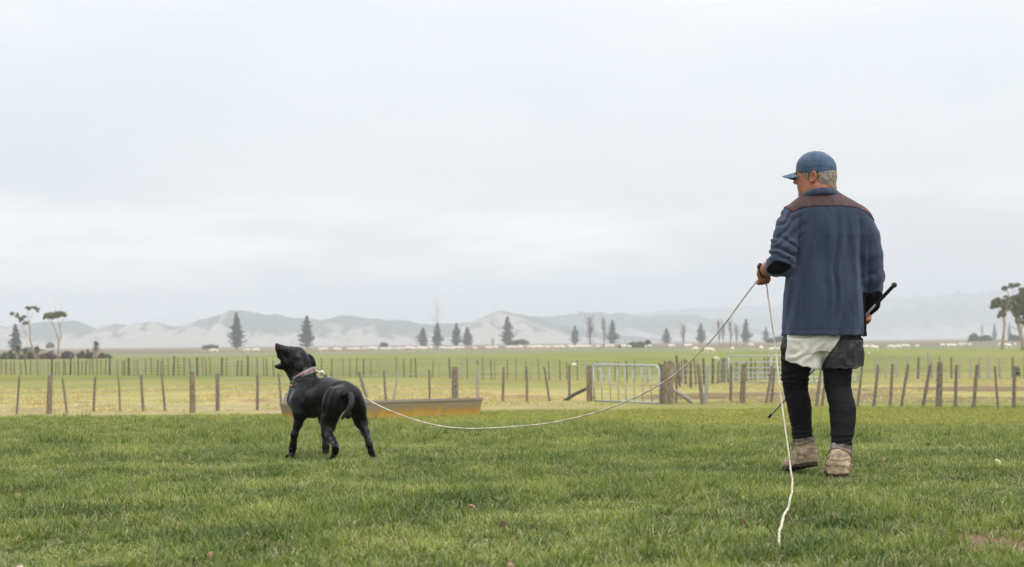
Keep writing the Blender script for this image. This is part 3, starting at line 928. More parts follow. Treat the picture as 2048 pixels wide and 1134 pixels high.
def gatepost(label, top, foot, w, me):
    f = hit(*foot); t = at(top[0], top[1], f.y)
    o = empty('gate_post', f)
    tag(o, label, 'gate post', 'gate posts')
    stand('post', me, f - Vector((0, 0, .2)), t, w / FPX * f.y * .5, o, o)
    return f
gatepost('brown square-topped post holding the left end of the metal gate', (1178, 731), (1179, 803), 13, ROUND)
gatepost('slim post right beside the latch end of the metal gate', (1324, 728), (1326, 807), 12, ROUND_G)
gatepost('thickest gate post with orange lichen, right of the metal gate', (1337, 724), (1337, 808), 21, ROUND)

def steel_gate():
    a, b = hit(1188, 803), hit(1320, 808)
    root = empty('metal_gate', a)
    tag(root, 'galvanised steel farm gate with upright bars and mesh, closed between wooden posts', 'gate')
    D0, D1 = a.y, b.y
    def G(px, py):
        t = (px - 1186) / (1320 - 1186)
        return A3(px, py, D0 + (D1 - D0) * t)
    r = 0.026
    top = catmull([G(1187, 729), G(1250, 730), G(1305, 731.2), G(1314, 733), G(1318.5, 740)], 6)
    part('frame', *join(tube(top, r, 8), tube([G(1318.5, 740), G(1320, 806)], r, 8), tube([G(1320, 806), G(1189, 801)], r, 8), tube([G(1189, 801), G(1185.5, 729)], r, 8)), GALV, root)
    for x0, x1 in ((1201, 1204.5), (1218, 1221.5), (1234.5, 1237.5), (1250, 1252.5), (1266, 1269), (1283, 1286), (1298, 1304)):
        part('upright_bar', *tube([G(x0, 730), G(x1, 804)], 0.017, 6), GALV, root)
    part('diagonal_brace', *tube([G(1190, 732), G(1258, 802)], 0.009, 5), GALV, root)
    for y in (744, 757, 768, 778, 787, 795):
        part('wire', *tube([G(1188, y), G(1319.5, y + 3 * (y - 730) / 72 + 1)], 0.005, 4), WIRE, root)
    for y in (738, 795):
        c = G(1184, y)
        part('hinge', *box(c - [.06, .04, .03], c + [.06, .04, .03]), GALV, root, smooth=False)
steel_gate()
def rail_gate():
    a, b = hit(1457, 768), hit(1716, 764)
    root = empty('metal_gate', a)
    tag(root, 'long low rail gate in the mid distance seen behind the rope and the man\'s legs', 'gate')
    def G(px, f):
        t = (px - 1457) / (1716 - 1457)
        D = a.y + (b.y - a.y) * t
        y0, y1 = 712 - 1.5 * t, 765 - 3 * t
        return A3(px, y0 + (y1 - y0) * f, D)
    for f in (0.0, 0.24, 0.46, 0.66, 0.84, 1.0):
        part('rail', *tube([G(1457, f), G(1716, f)], 0.032, 6), GALV, root)
    for px in (1457, 1542, 1628, 1716):
        part('upright_bar', *tube([G(px, 0), G(px, 1)], 0.03, 6), GALV, root)
rail_gate()

# ================================================================== trough
def trough():
    CON = bpy.data.materials.new('lichen_stained_concrete'); CON.use_nodes = True
    t = CON.node_tree; b = t.nodes['Principled BSDF']; b.inputs['Roughness'].default_value = 0.9
    b.inputs['Specular IOR Level'].default_value = 0.15
    g = N(t, 'ShaderNodeTexCoord'); sp = N(t, 'ShaderNodeSeparateXYZ'); t.links.new(g.outputs['Object'], sp.inputs[0])
    n = N(t, 'ShaderNodeTexNoise', i_Scale=2.2, i_Detail=7.0, i_Roughness=0.7)
    m_ = N(t, 'ShaderNodeMapping'); m_.inputs['Scale'].default_value = (2.2, 2.2, 0.7)
    t.links.new(g.outputs['Object'], m_.inputs[0]); t.links.new(m_.outputs[0], n.inputs['Vector'])
    a = N(t, 'ShaderNodeMath', operation='MULTIPLY_ADD'); a.inputs[1].default_value = -1.9; 
    t.links.new(sp.outputs['Z'], a.inputs[0])
    c2 = N(t, 'ShaderNodeMath', operation='MULTIPLY_ADD'); c2.inputs[1].default_value = 1.0; c2.inputs[2].default_value = 0.35
    t.links.new(n.outputs['Fac'], c2.inputs[0]); t.links.new(c2.outputs[0], a.inputs[2])
    r = N(t, 'ShaderNodeValToRGB'); e = r.color_ramp.elements
    e[0].position = 0.12; e[0].color = (0.27, 0.225, 0.165, 1)
    e[1].position = 0.80; e[1].color = (0.52, 0.33, 0.08, 1)
    x = e.new(0.36); x.color = (0.29, 0.21, 0.115, 1)
    x = e.new(0.52); x.color = (0.44, 0.25, 0.045, 1)
    t.links.new(a.outputs[0], r.inputs[0]); t.links.new(r.outputs[0], b.inputs['Base Color'])
    n2 = N(t, 'ShaderNodeTexNoise', i_Scale=25.0, i_Detail=5.0); t.links.new(g.outputs['Object'], n2.inputs['Vector'])
    bn = N(t, 'ShaderNodeBump', i_Distance=0.01); t.links.new(n2.outputs[0], bn.inputs['Height']); t.links.new(bn.outputs[0], b.inputs['Normal'])
    A = at(588, 808, 45.6); B = at(965, 797, 48.9)
    zt = A.z; zb = float(terrain(A.x, A.y)) - 0.03
    root = empty('water_trough', (A.x, A.y, zb))
    ORG[root.name] = np.array([A.x, A.y, zb])
    tag(root, 'long tapered concrete stock trough stained orange by lichen behind the dog', 'trough')
    u = np.array([B.x - A.x, B.y - A.y, 0.0]); L = np.linalg.norm(u); u /= L
    v = np.array([-u[1], u[0], 0.0])
    Wd = 0.62; t_ = 0.06; tap = 0.07
    o = np.array([A.x, A.y, 0.0])
    dz = B.z - A.z
    def P(s, w_, z):
        return o + u * s + v * w_ + np.array([0, 0, z])
    zt2 = zt
    def ring(ins, z, k):
        return [P(ins + k, ins + k * .6, z), P(L - ins - k, ins + k * .6, z), P(L - ins - k, Wd - ins - k * .6, z), P(ins + k, Wd - ins - k * .6, z)]
    V = ring(0, zb, tap) + ring(0, zt - .05, .008) + ring(-.012, zt - .045, 0) + ring(-.012, zt, 0) + ring(t_, zt, 0) + ring(t_, zb + .12, tap)
    F = []
    for j in range(5):
        for k in range(4):
            k2 = (k + 1) % 4
            F.append((j * 4 + k, j * 4 + k2, (j + 1) * 4 + k2, (j + 1) * 4 + k))
    F.append((20, 21, 22, 23))
    part('basin', V, F, CON, root, smooth=False)
    WAT = material('still_water', (0.02, 0.025, 0.02), rough=0.05, spec=0.5)
    zz = zt - .09
    part('water', [P(.075, .07, zz), P(L - .075, .07, zz), P(L - .075, Wd - .07, zz), P(.075, Wd - .07, zz)], [(0, 1, 2, 3)], WAT, root, smooth=False)
    c0 = P(.06, .03, 0)
    V = [P(.03, .06, zt + .003), P(.62, .06, zt + .003), P(.62, Wd - .05, zt + .003), P(.03, Wd - .05, zt + .003), P(.10, .12, zt + .25), P(.55, .12, zt + .25), P(.55, Wd - .1, zt + .25), P(.10, Wd - .1, zt + .25)]
    COV = material('grey_cover', (0.26, 0.24, 0.20), (0.36, 0.34, 0.30), 6, 0.9, 0.004)
    part('float_cover', V, [(3, 2, 1, 0), (4, 5, 6, 7), (0, 1, 5, 4), (1, 2, 6, 5), (2, 3, 7, 6), (3, 0, 4, 7)], COV, root, smooth=False)
trough()

# ================================================================== trees
BARK = material('grey_bark', (0.12, 0.10, 0.085), (0.24, 0.21, 0.18), 5, 0.9)
BARK_P = material('pale_gum_bark', (0.26, 0.19, 0.14), (0.46, 0.38, 0.31), 1.2, 0.85)
PINE = material('pine_needles', (0.035, 0.060, 0.033), (0.075, 0.105, 0.060), 1.2, 0.8)
GUM = material('gum_leaves', (0.10, 0.11, 0.04), (0.26, 0.23, 0.09), 1.6, 0.7, c3=(0.17, 0.165, 0.06))
BARE = material('bare_twigs', (0.19, 0.15, 0.13), (0.27, 0.22, 0.19), 2, 0.9)
FLAX = material('dark_flax_leaves', (0.055, 0.028, 0.022), (0.14, 0.075, 0.06), 1.0, 0.7)
BUSH = material('bush_leaves', (0.05, 0.075, 0.025), (0.14, 0.17, 0.05), 1.0, 0.8)
BUSHD = material('dark_bush_leaves', (0.055, 0.07, 0.04), (0.11, 0.125, 0.065), 1.0, 0.8)
CABB = material('cabbage_tree_leaves', (0.05, 0.07, 0.02), (0.15, 0.15, 0.045), 1.5, 0.7)
SKIRT = material('dead_leaf_skirt', (0.22, 0.15, 0.08), (0.34, 0.25, 0.14), 2, 0.9)
def leaves(C, size, r, flat=0.5, aspect=1.0):
    """one randomly turned leaf-clump quad per centre (folded in the middle)"""
    n = len(C)
    d = r.normal(0, 1, (n, 3)); d[:, 2] *= flat; d /= np.linalg.norm(d, axis=1)[:, None]
    e = r.normal(0, 1, (n, 3)); e -= d * (d * e).sum(1)[:, None]; e /= np.linalg.norm(e, axis=1)[:, None]
    s_ = (size * r.uniform(0.6, 1.35, n))[:, None]
    q = np.cross(d, e)
    V = np.stack([C - d * s_ * aspect, C + e * s_ * .5, C + d * s_ * aspect + q * s_ * .3, C - e * s_ * .5], 1).reshape(-1, 3)
    F = np.arange(n * 4).reshape(n, 4)
    return V, F
def pine_data(seed, Hh=14.0, Wd=5.6, lean=1.0):
    r = np.random.default_rng(seed)
    TV, TF = tube([[0, 0, -0.3], [0, 0, Hh * .5], [0, 0, Hh * .97]], [Hh * .016, Hh * .010, .03], 6)
    Cs = []
    z = Hh * 0.08
    while z < Hh * 0.98:
        f = (z / Hh)
        R = Wd * .5 * (1 - f) ** 0.9 * r.uniform(0.62, 1.18) * (1 if z > Hh * .13 else .6) + 0.08
        nb = int(r.integers(5, 8))
        a0 = r.uniform(0, 6.28)
        for k in range(nb):
            a = a0 + k * 6.283 / nb + r.normal(0, .12)
            Rk = R * r.uniform(0.55, 1.2)
            m = max(3, int(Rk * 9))
            t = np.linspace(0.12, 1, m)
            side = (r.uniform(-1, 1, (m, 1)) * (0.22 * Rk * (1.1 - t))[:, None])
            p = np.stack([np.cos(a) * Rk * t, np.sin(a) * Rk * t, z + Rk * (0.18 * t + 0.10 * t ** 2)], 1)
            p += side * np.array([-np.sin(a), np.cos(a), 0]) + r.normal(0, .05, (m, 3))
            Cs.append(p)
        z += Hh * 0.035 * r.uniform(0.75, 1.25) * (1.25 - 0.6 * f)
    C = np.concatenate(Cs)
    V, F = leaves(C, Hh * 0.032, r, 0.45, 0.9)
    return (TV, TF), (V, F)
PINES = []
for i, (hh, ww) in enumerate(((14, 7.4), (14, 8.4), (12, 8.6), (13, 7.8))):
    (tv, tf), (cv, cf) = pine_data(50 + i, hh, ww)
    PINES.append((hh, mesh_np('trunk', tv, tf, True, [BARK]), mesh_np('crown', cv, cf, False, [PINE])))
def pine(label, px, ytop, ybase, D, v, wscale=1.0):
    f = at(px, ybase, D); f.z = -1.0
    top = at(px, ytop, D).z
    hh, tm, cm = PINES[v]
    s_ = (top + 1.0) / hh
    root = empty('norfolk_pine', f, random.uniform(0, 6))
    root.scale = (s_ * wscale * 1.2, s_ * wscale * 1.2, s_)
    tag(root, label, 'pine tree', 'dark conical pines on the plain')
    obj('trunk', tm, root); obj('crown', cm, root)
for a in [
    ('dark conical pine behind the leaning gum at the far left', 31, 647, 697, 640, 0, 1.0),
    ('tallest conical pine, standing alone left of the dog', 473, 624, 694, 760, 0, .92),
    ('tall narrow conical pine rising just right above the dog\'s head', 614, 630, 691, 800, 1, .95),
    ('squat dark pine, leftmost of the pair beneath the spindly bare tree', 846, 654, 688, 880, 2, 1.0),
    ('pine in front of the spindly bare tree, right one of that pair', 875, 645, 686, 880, 1, 1.0),
    ('pine left of a smaller one touching it, middle of the far plain', 913, 646, 686, 900, 3, 1.0),
    ('smaller pine joined to its taller neighbour on the left', 935, 653, 686, 920, 2, .95),
    ('slender pine in front of the pale central hill peak', 1015, 632, 683, 900, 0, 1.0),
    ('small neat pine left of the two bare poplars', 1150, 650, 681, 980, 3, .95),
    ('large pine touching the right side of the second bare poplar', 1225, 639, 680, 960, 1, .95),
    ('small bushy pine left of the lone bare poplar', 1333, 655, 680, 980, 2, .9),
    ('pine directly behind the taut rope near its middle', 1402, 646, 680, 960, 3, 1.0),
    ('tall pine between the bare poplar row and the hanging rope', 1492, 637, 679, 960, 1, .85),
    ('faint small pine right behind the hanging rope', 1532, 654, 677, 1150, 3, .95),
    ('faint thin pine left of the big gum trees at the right edge', 1989, 645, 674, 1300, 0, .6),
    ('faint narrow pine seen between the two gum trunks at the right edge', 2019, 645, 674, 1300, 0, .55)]:
    pine(*a)

def bare_data(seed, Hh=12, spread_=0.16, n=34, thick=0.05):
    r = np.random.default_rng(seed)
    parts = []
    trunk = tube([[0, 0, -.3], [.05, 0, Hh * .3], [0.0, 0.05, Hh * .62], [0, 0, Hh]], [Hh * .015, Hh * .011, Hh * .007, .03], 6)
    for i in range(n):
        z0 = Hh * r.uniform(0.14, 0.8)
        a = r.uniform(0, 6.28)
        L = Hh * r.uniform(.22, .5) * (1.05 - z0 / Hh * .5)
        out = L * spread_ * r.uniform(.7, 1.9)
        p = [np.array([0, 0, z0])]
        for t in (.35, .7, 1):
            p.append(np.array([math.cos(a) * out * t ** .7, math.sin(a) * out * t ** .7, z0 + L * t]) + r.normal(0, .06, 3))
        parts.append(tube(p, [thick * 1.3, thick, thick * .7, thick * .3], 3))
        for j in range(5):
            b0 = p[int(r.integers(1, 4))]
            d = r.normal(0, .35, 3); d[2] = abs(d[2]) + .9
            parts.append(tube([b0, b0 + d * r.uniform(.5, 1.3)], [thick * .5, thick * .2], 3))
    return trunk, join(*parts)
BARES = []
for i, (sp_, n_) in enumerate(((.22, 46), (.15, 40), (.2, 34), (.30, 16))):
    t1, b1 = bare_data(70 + i, 12, sp_, n_, .055 if i < 3 else .022)
    BARES.append((12, mesh_np('trunk', *t1, True, [BARE]), mesh_np('branches', *b1, False, [BARE])))
def bare(label, px, ytop, ybase, D, v, ws=1.0, group='bare winter poplars'):
    f = at(px, ybase, D); f.z = -1.0
    s_ = (at(px, ytop, D).z + 1) / 12
    root = empty('bare_poplar', f, random.uniform(0, 6))
    root.scale = (s_ * ws, s_ * ws, s_)
    tag(root, label, 'bare tree', group)
    obj('trunk', BARES[v][1], root); obj('branches', BARES[v][2], root)
for a in [('broad bare poplar, left one of a pair beside a pine', 1180, 634, 690, 560, 0, 1.35),
          ('slim bare poplar standing against the left side of a large pine', 1208, 635, 689, 600, 1, 1.1),
          ('lone bare poplar left of the taut rope', 1367, 650, 688, 600, 0, 1.3),
          ('leftmost bare poplar of the row right of the rope', 1438, 640, 684, 640, 1, 1.0),
          ('second bare poplar of the row, leaning close to the first', 1446, 643, 686, 640, 2, 1.1),
          ('third bare poplar of the row, slightly taller', 1461, 640, 685, 640, 1, 1.3),
          ('rightmost sparse bare poplar of the row', 1473, 648, 685, 640, 2, 1.2),
          ('bare trunked small tree before the tall pine near the hanging rope', 1488, 652, 689, 560, 2, .9),
          ('very spindly bare tree rising high out of the pine pair', 874, 598, 687, 900, 3, .75),
          ('small bare shrubby tree on the dry strip below the pale peak', 986, 674, 694, 560, 2, 1.3),
          ('faint bare tree left of the far bush at the right', 1964, 652, 676, 1200, 0, 1.1)]:
    bare(*a)

def px_tree(name, label, cat, D, trunk, limbs, crowns, leaf, barkm, seed, group=None, size=.22, dens=15, flat=.8):
    """trunk/limbs: lists of ((px,py,dy),radius); crowns: (px,py,dy,rx,ry_px)"""
    r = np.random.default_rng(seed)
    base = A3(trunk[0][0][0], trunk[0][0][1], D); 
    root = empty(name, base); tag(root, label, cat, group)
    def Q(p): return A3(p[0], p[1], D) + [0, p[2] if len(p) > 2 else 0, 0]
    tp = catmull([Q(p) for p, _ in trunk], 5)
    tr_ = np.interp(np.linspace(0, 1, len(tp)), np.linspace(0, 1, len(trunk)), [q for _, q in trunk])
    tp[0][2] -= .3
    part('trunk', *tube(tp, tr_, 8), barkm, root)
    for L in limbs:
        lp = catmull([Q(p) for p, _ in L], 4)
        lr = np.interp(np.linspace(0, 1, len(lp)), np.linspace(0, 1, len(L)), [q for _, q in L])
        part('limb', *tube(lp, lr, 5), barkm, root)
    m = D / FPX
    Cs = []
    for c in crowns:
        n = int(dens * c[3] * c[4] * .25)
        d = r.normal(0, 1, (n, 3)); d /= np.linalg.norm(d, axis=1)[:, None]
        d *= (r.uniform(0, 1, (n, 1)) ** .45)
        k = r.normal(0, 1, (max(3, n // 22), 3)); k /= np.linalg.norm(k, axis=1)[:, None]; k *= .72
        d = d * .42 + k[r.integers(0, len(k), n)]
        Cs.append(Q(c[:3]) + d * np.array([c[3] * m, min(c[3], 14) * m * .8, c[4] * m]))
    V, F = leaves(np.concatenate(Cs), size, r, flat, .8)
    part('crown', V, F, leaf, root, smooth=False)
px_tree('gum_tree', 'thin leaning pale gum with small flat tufts, leftmost of the two gums', 'tree', 300,
        [((73, 721), .22), ((68, 702), .17), ((61, 682), .14), ((60, 660), .11), ((58, 645), .08)],
        [[((61, 682), .08), ((54, 674), .06), ((49, 660), .05), ((45, 650), .03)], [((58, 645), .07), ((62, 636), .05), ((66, 622), .03)], [((58, 648), .06), ((48, 642), .05), ((38, 632), .04), ((24, 627), .02)],
         [((58, 645), .05), ((56, 632), .04), ((56, 618), .02)], [((70, 712), .08), ((58, 695), .05), ((48, 673), .03)]],
        [(24, 627, 0, 7, 3), (33, 630, 0, 5, 4), (40, 637, .5, 6, 5), (48, 634, 0, 5, 3), (52, 646, 0, 7, 3.5), (58, 616, 0, 7, 4), (67, 616, 0, 8, 3.5), (75, 620, 0, 4, 5), (41, 645, 0, 3, 3)],
        GUM, BARK_P, 1, 'gums at the left', .17, 32)
px_tree('gum_tree', 'pale gum with one flat umbrella crown above its fork', 'tree', 300,
        [((117, 721), .22), ((117, 700), .18), ((117, 682), .16), ((114, 668), .09), ((107, 652), .06), ((104, 640), .05)],
        [[((117, 685), .13), ((122, 672), .08), ((119, 655), .06), ((117, 640), .05)], [((107, 652), .05), ((98, 641), .03), ((92, 636), .02)], [((119, 655), .05), ((126, 640), .03), ((131, 633), .02)], [((112, 628), .03), ((110, 612), .012), ((107, 596), .008)], [((119, 628), .03), ((124, 612), .012), ((126, 598), .008)]],
        [(109, 630, 0, 15, 6), (118, 628, .5, 13, 6), (96, 631, 0, 9, 5), (127, 631, 0, 8, 3.5), (89, 635, 0, 4, 4), (103, 635, -.5, 8, 4)],
        GUM, BARK_P, 2, 'gums at the left', .17, 32)
px_tree('gum_tree', 'big gum at the right edge, left trunk with bunched rounded crown', 'tree', 260,
        [((2004, 694), .24), ((2007, 670), .2), ((2009, 650), .18), ((2008, 636), .15), ((2012, 622), .12)],
        [[((2008, 640), .1), ((2000, 625), .06), ((1993, 612), .03)], [((2012, 622), .1), ((2018, 600), .07), ((2016, 585), .05), ((2010, 578), .03)], [((2012, 625), .08), ((2026, 612), .04)]],
        [(1990, 607, 0, 8, 9), (2003, 607, 0, 11, 9), (2000, 602, 1, 8, 7), (1984, 613, 0, 4, 6), (2004, 628, 0, 9, 5.5), (1998, 632, 0, 4, 4), (2010, 577, 0, 7, 5), (2016, 612, 1, 10, 8), (2014, 592, 1, 4, 4), (2012, 622, 1, 9, 5)],
        GUM, BARK_P, 3, 'gums at the right edge', .17, 24)
px_tree('gum_tree', 'tallest gum at the right edge, partly cut by the frame, several stems', 'tree', 270,
        [((2046, 696), .3), ((2042, 665), .26), ((2038, 645), .22), ((2036, 620), .16), ((2030, 600), .12)],
        [[((2038, 648), .12), ((2030, 630), .08), ((2024, 610), .05), ((2026, 590), .04), ((2030, 572), .02)], [((2042, 660), .12), ((2050, 640), .08), ((2054, 615), .04)], [((2041, 658), .08), ((2032, 658), .05), ((2022, 653), .03)], [((2046, 690), .16), ((2040, 672), .12), ((2034, 648), .08)]],
        [(2030, 570, 0, 10, 5), (2022, 572, 0, 6, 6), (2040, 596, 0, 14, 9), (2030, 606, 1, 14, 10), (2044, 612, 0, 14, 12), (2050, 600, 0, 14, 14), (2034, 626, 0, 10, 9), (2036, 640, 0, 7, 7), (2054, 630, 0, 11, 12), (2062, 590, 0, 12, 16), (2048, 645, 0, 7, 5), (2020, 617, 0, 9, 6), (2026, 598, 1, 11, 7), (2046, 582, 0, 10, 8), (2018, 604, -1, 8, 6), (2042, 622, 1, 12, 9)],
        GUM, BARK_P, 4, 'gums at the right edge', .17, 26)

def bush(label, px, py, D, w, h, mat, seed, name='bush', cat='bush', group=None, size=None):
    """px,py: foot centre; w,h in pixels"""
    r = np.random.default_rng(seed)
    m = D / FPX
    f = at(px, py, D)
    root = empty(name, f); tag(root, label, cat, group)
    n = 420
    d = r.normal(0, 1, (n, 3)); d /= np.linalg.norm(d, axis=1)[:, None]; d[:, 2] = np.abs(d[:, 2])
    d *= r.uniform(.45, 1.05, (n, 1)) * (1 + .22 * vnoise(d[:, 0] * 3, d[:, 1] * 3, d[:, 2] * 3, seed))[:, None]
    C = np.array(f) + d * np.array([w * m * .5, w * m * .45, h * m]) - [0, 0, .1]
    V, F = leaves(C, size or m * 3.2, r, 1.0, .9)
    part('foliage', V, F, mat, root, smooth=False)
    part('stem', *tube([np.array(f) - [0, 0, .2], np.array(f) + [0, 0, h * m * .6]], [.12 * w * m * .3, .05], 5), BARK, root)
for i, (px, w, h, mt, lb) in enumerate([
    (-14, 30, 13, BUSH, 'green bush cut by the left edge under the gums'),
    (8, 22, 15, BUSH, 'green leafy bush at the left edge beside dark flax mounds'),
    (20, 30, 20, FLAX, 'dark maroon flax mound, leftmost below the leaning gum'),
    (44, 14, 12, BUSHD, 'dark green bush between the first two maroon mounds'),
    (58, 24, 19, FLAX, 'dark maroon mound behind the leaning gum trunk'),
    (82, 12, 13, BUSH, 'small green bush between two maroon mounds'),
    (97, 32, 19, FLAX, 'dark maroon mound left of the umbrella gum'),
    (134, 32, 21, FLAX, 'dark olive brown mound right of the umbrella gum'),
    (163, 22, 18, FLAX, 'maroon mound left of the lone cabbage tree'),
    (178, 20, 18, FLAX, 'maroon mound touching the lone cabbage tree'),
    (203, 16, 15, FLAX, 'smallest maroon mound, rightmost of the row'),
    (217, 18, 14, BUSH, 'yellow green bush at the right end of the row')]):
    bush(lb, px, 721, 290 + (i % 3) * 5, w, h, mt, 500 + i, group='shrubs under the gums')
for i, (px, py, D, w, h, mt, lb) in enumerate([
    (420, 696, 700, 34, 6, BUSHD, 'low grey shrub left of the tallest pine'), (768, 691, 800, 16, 5, BUSHD, 'tiny far shrub right of the dog above the dry strip'),
    (1040, 687, 760, 34, 7, BUSHD, 'low bush at the foot of the slender central pine'), (1023, 688, 760, 22, 6, BUSH, 'green low bush touching the slender pine'),
    (1247, 695, 560, 20, 6, BUSHD, 'leftmost low scrub of the dark hedge right of the poplars'), (1264, 695, 560, 24, 10, BUSHD, 'rounded dark scrub, second in the hedge'),
    (1281, 695, 560, 24, 12, BUSHD, 'tall dark scrub, third in the hedge'), (1296, 694, 560, 16, 13, FLAX, 'brownest scrub at the right end of the hedge'),
    (1543, 684, 800, 18, 7, BUSHD, 'low bush behind the hanging rope'), (1560, 682, 800, 26, 9, BUSHD, 'low bush half hidden by the man\'s shirt'),
    (1947, 681, 800, 22, 14, BUSHD, 'grey green rounded bush left in the pair near the right edge'), (1970, 681, 800, 32, 10, BUSHD, 'wide grey green bush right in the pair near the right edge'),
    (2030, 680, 800, 26, 11, BUSHD, 'grey green bush between the gum trunks'), (60, 701, 640, 50, 6, BUSHD, 'low far shrub behind the leaning gum'),
    (2033, 752, 92, 16, 22, BUSHD, 'dark green bush by the far fence behind the last near post'), (100, 694, 700, 16, 9, SKIRT, 'brown twiggy bush behind the umbrella gum trunk')]):
    bush(lb, px, py, D, w, h, mt, 540 + i)

def cabbage(label, px, ytop, ybase, D, seed, heads=1):
    r = np.random.default_rng(seed)
    m = D / FPX
    f = at(px, ybase, D); H = (ybase - ytop) * m
    root = empty('cabbage_tree', f); tag(root, label, 'cabbage tree', 'cabbage trees at the left')
    part('trunk', *tube([np.array(f) - [0, 0, .3], np.array(f) + [0, 0, H * .75]], [.16, .12], 7), BARK_P, root)
    n = 90
    c = np.array(f) + [0, 0, H * .72]
    V, F = [], []
    def spikes(c, n, lo, hi, L, mt, nm):
        V, F = [], []
        for i in range(n):
            a = r.uniform(0, 6.28); el = r.uniform(lo, hi)
            d = np.array([math.cos(a) * math.cos(el), math.sin(a) * math.cos(el), math.sin(el)])
            s_ = np.array([-math.sin(a), math.cos(a), 0]) * .035
            l = L * r.uniform(.7, 1.1)
            b = len(V)
            V += [c - s_, c + s_, c + d * l * .6 + s_, c + d * l * .6 - s_, c + d * l - [0, 0, .12 * L]]
            F += [(b, b + 1, b + 2, b + 3), (b + 3, b + 2, b + 4)]
        part(nm, V, F, mt, root, smooth=False)
    spikes(c, 150, -.5, 1.4, H * .34, CABB, 'leaf_head')
    spikes(c - [0, 0, H * .02], 90, -1.5, -.5, H * .38, SKIRT, 'dead_leaf_skirt')
cabbage('cabbage tree left of the leaning gum trunk, behind a maroon mound', 36, 690, 722, 285, 1)
cabbage('second cabbage tree, shorter, just left of the leaning gum trunk', 51, 695, 723, 285, 2)
cabbage('cabbage tree right against the leaning gum trunk', 74, 690, 722, 292, 3)
cabbage('lone cabbage tree with a double head, right of the maroon mounds', 192, 681, 719, 290, 4)
cabbage('faint short cabbage tree left of the lone double headed one', 176, 698, 719, 296, 5)

# ================================================================== sheep
FLEECE = material('cream_fleece', (0.78, 0.70, 0.56), (0.88, 0.82, 0.70), 6, 0.95)
def sheep_mesh(lying=False):
    v = Vol((-.65, -.35, 0), (.8, .35, .95), .035)
    z = .55 if not lying else .3
    v.ell((0, 0, z), (.46, .23, .25), k=.05)
    v.ell((-.25, 0, z + .02), (.26, .21, .22), k=.05)
    v.cone((.36, 0, z + .06), (.56, 0, z - .12), .13, .08, .05)
    v.cone((.56, 0, z - .12), (.68, 0, z - .25), .075, .045, .03)
    if not lying:
        for x in (-.3, .28):
            for y in (-.12, .12):
                v.cone((x, y, z - .15), (x + .02, y, .02), .055, .035, .03)
    V, Q = v.mesh()
    return mesh_np('sheep', V, Q, True, [FLEECE])
SHEEP, LAMB = sheep_mesh(), sheep_mesh(True)
rs = random.Random(9)
def sheep(px, py, D, sc, label, group, me=None):
    f = hit(px, py) if D is None else at(px, py, D)
    if D is not None: f.z = float(terrain(f.x, f.y))
    o = obj('sheep', me or SHEEP)
    o.location = f
    o.scale = (sc, sc, sc)
    o.rotation_euler = (0, 0, rs.choice((0, 3.14, .6, 2.6, 1.3, -.5)) + rs.uniform(-.3, .3))
    tag(o, label, 'sheep', group)
near_sheep = [
    (1390.6, 700, 'cream sheep immediately left of the taut rope', 1.0), (1412, 700, 'cream sheep just right of the taut rope, left in a close pair', .9),
    (1422, 703, 'cream sheep right in the close pair beside the taut rope', 1.0), (1465, 701, 'lone cream sheep halfway between the two ropes', 1.0),
    (1523, 700, 'rounded sheep facing away, left of the hanging rope', 1.1), (1541, 702, 'sheep touching the hanging rope on its left side', .9),
    (1549, 700, 'sheep right behind the hanging rope', .9), (1560, 700, 'sheep half covered by the man\'s shorts at left', .9),
    (1732, 695, 'single sheep just right of the man\'s shorts', .95), (1744, 694, 'upper sheep in a huddle right of the shorts', .9), (1751, 698, 'lower front sheep in the huddle right of the shorts', .95),
    (1781, 694, 'leftmost of a loose string of sheep mid right', .9), (1788, 695, 'sheep nestled behind the leftmost in the loose string', .85), (1797, 695, 'middle sheep in the loose string', .95), (1808, 692, 'upper sheep right in the loose string', .9),
    (1815, 692.5, 'last sheep on the right of the loose string', .85), (1835, 692.5, 'isolated small sheep above the tall pale post', .8), (1886, 691, 'left sheep of the line above the thick grey post', .9),
    (1896, 692, 'middle sheep of the line above the thick grey post', .9), (1907, 693.5, 'frontmost sheep of the line above the thick grey post', 1.05), (1902, 689.5, 'rear sheep behind the line above the thick post', .8),
    (1921, 689, 'left sheep in the pair before the grey bushes', .9), (1929, 688, 'second sheep in the pair before the grey bushes', .9), (1940, 689, 'sheep right under the grey rounded bush', .85),
    (2002, 690, 'sheep at the foot of the left gum trunk', 1.0), (2017, 693, 'sheep facing away between the gum trunks, lower', 1.0), (2012, 688, 'faint far sheep behind the gum trunk', .7),
    (2030, 689.5, 'sheep left of the right gum trunks', .95), (2047, 690, 'sheep cut by the right edge', .95)]
for px, py, lb, sc in near_sheep:
    sheep(px, py + 4.2, None, sc * 1.02, lb, 'sheep grazing at the right')
sheep(1149, 733, None, .42, 'white lamb lying right of the last fence posts before the gate', 'lambs lying in the paddock', LAMB)
sheep(1432.5, 719, None, .45, 'white lamb lying behind the yard posts', 'lambs lying in the paddock', LAMB)
sheep(1738, 709, None, .5, 'white lamb lying right of the man\'s shorts', 'lambs lying in the paddock', LAMB)
LINE = ((440, 'left of the tallest pine'), (520, 'right of the tallest pine'), (690, 'between the dog\'s head and its rump'), (760, 'above the dog\'s rump'), (812, 'left of the squat dark pine'),
        (865, 'under the squat dark pine'), (932, 'between the spindly bare tree and the joined pines'), (955, 'just right of the joined pines'), (1000, 'left of the slender central pine'), (1045, 'under the slender central pine'),
        (1090, 'right of the slender central pine'), (1135, 'left of the small neat pine'), (1185, 'between the small neat pine and the broad poplar'), (1235, 'under the large pine beside the slim poplar'), (1310, 'in front of the dark scrub hedge'),
        (1385, 'under the lone bare poplar'), (9999, 'left of the hanging rope'))
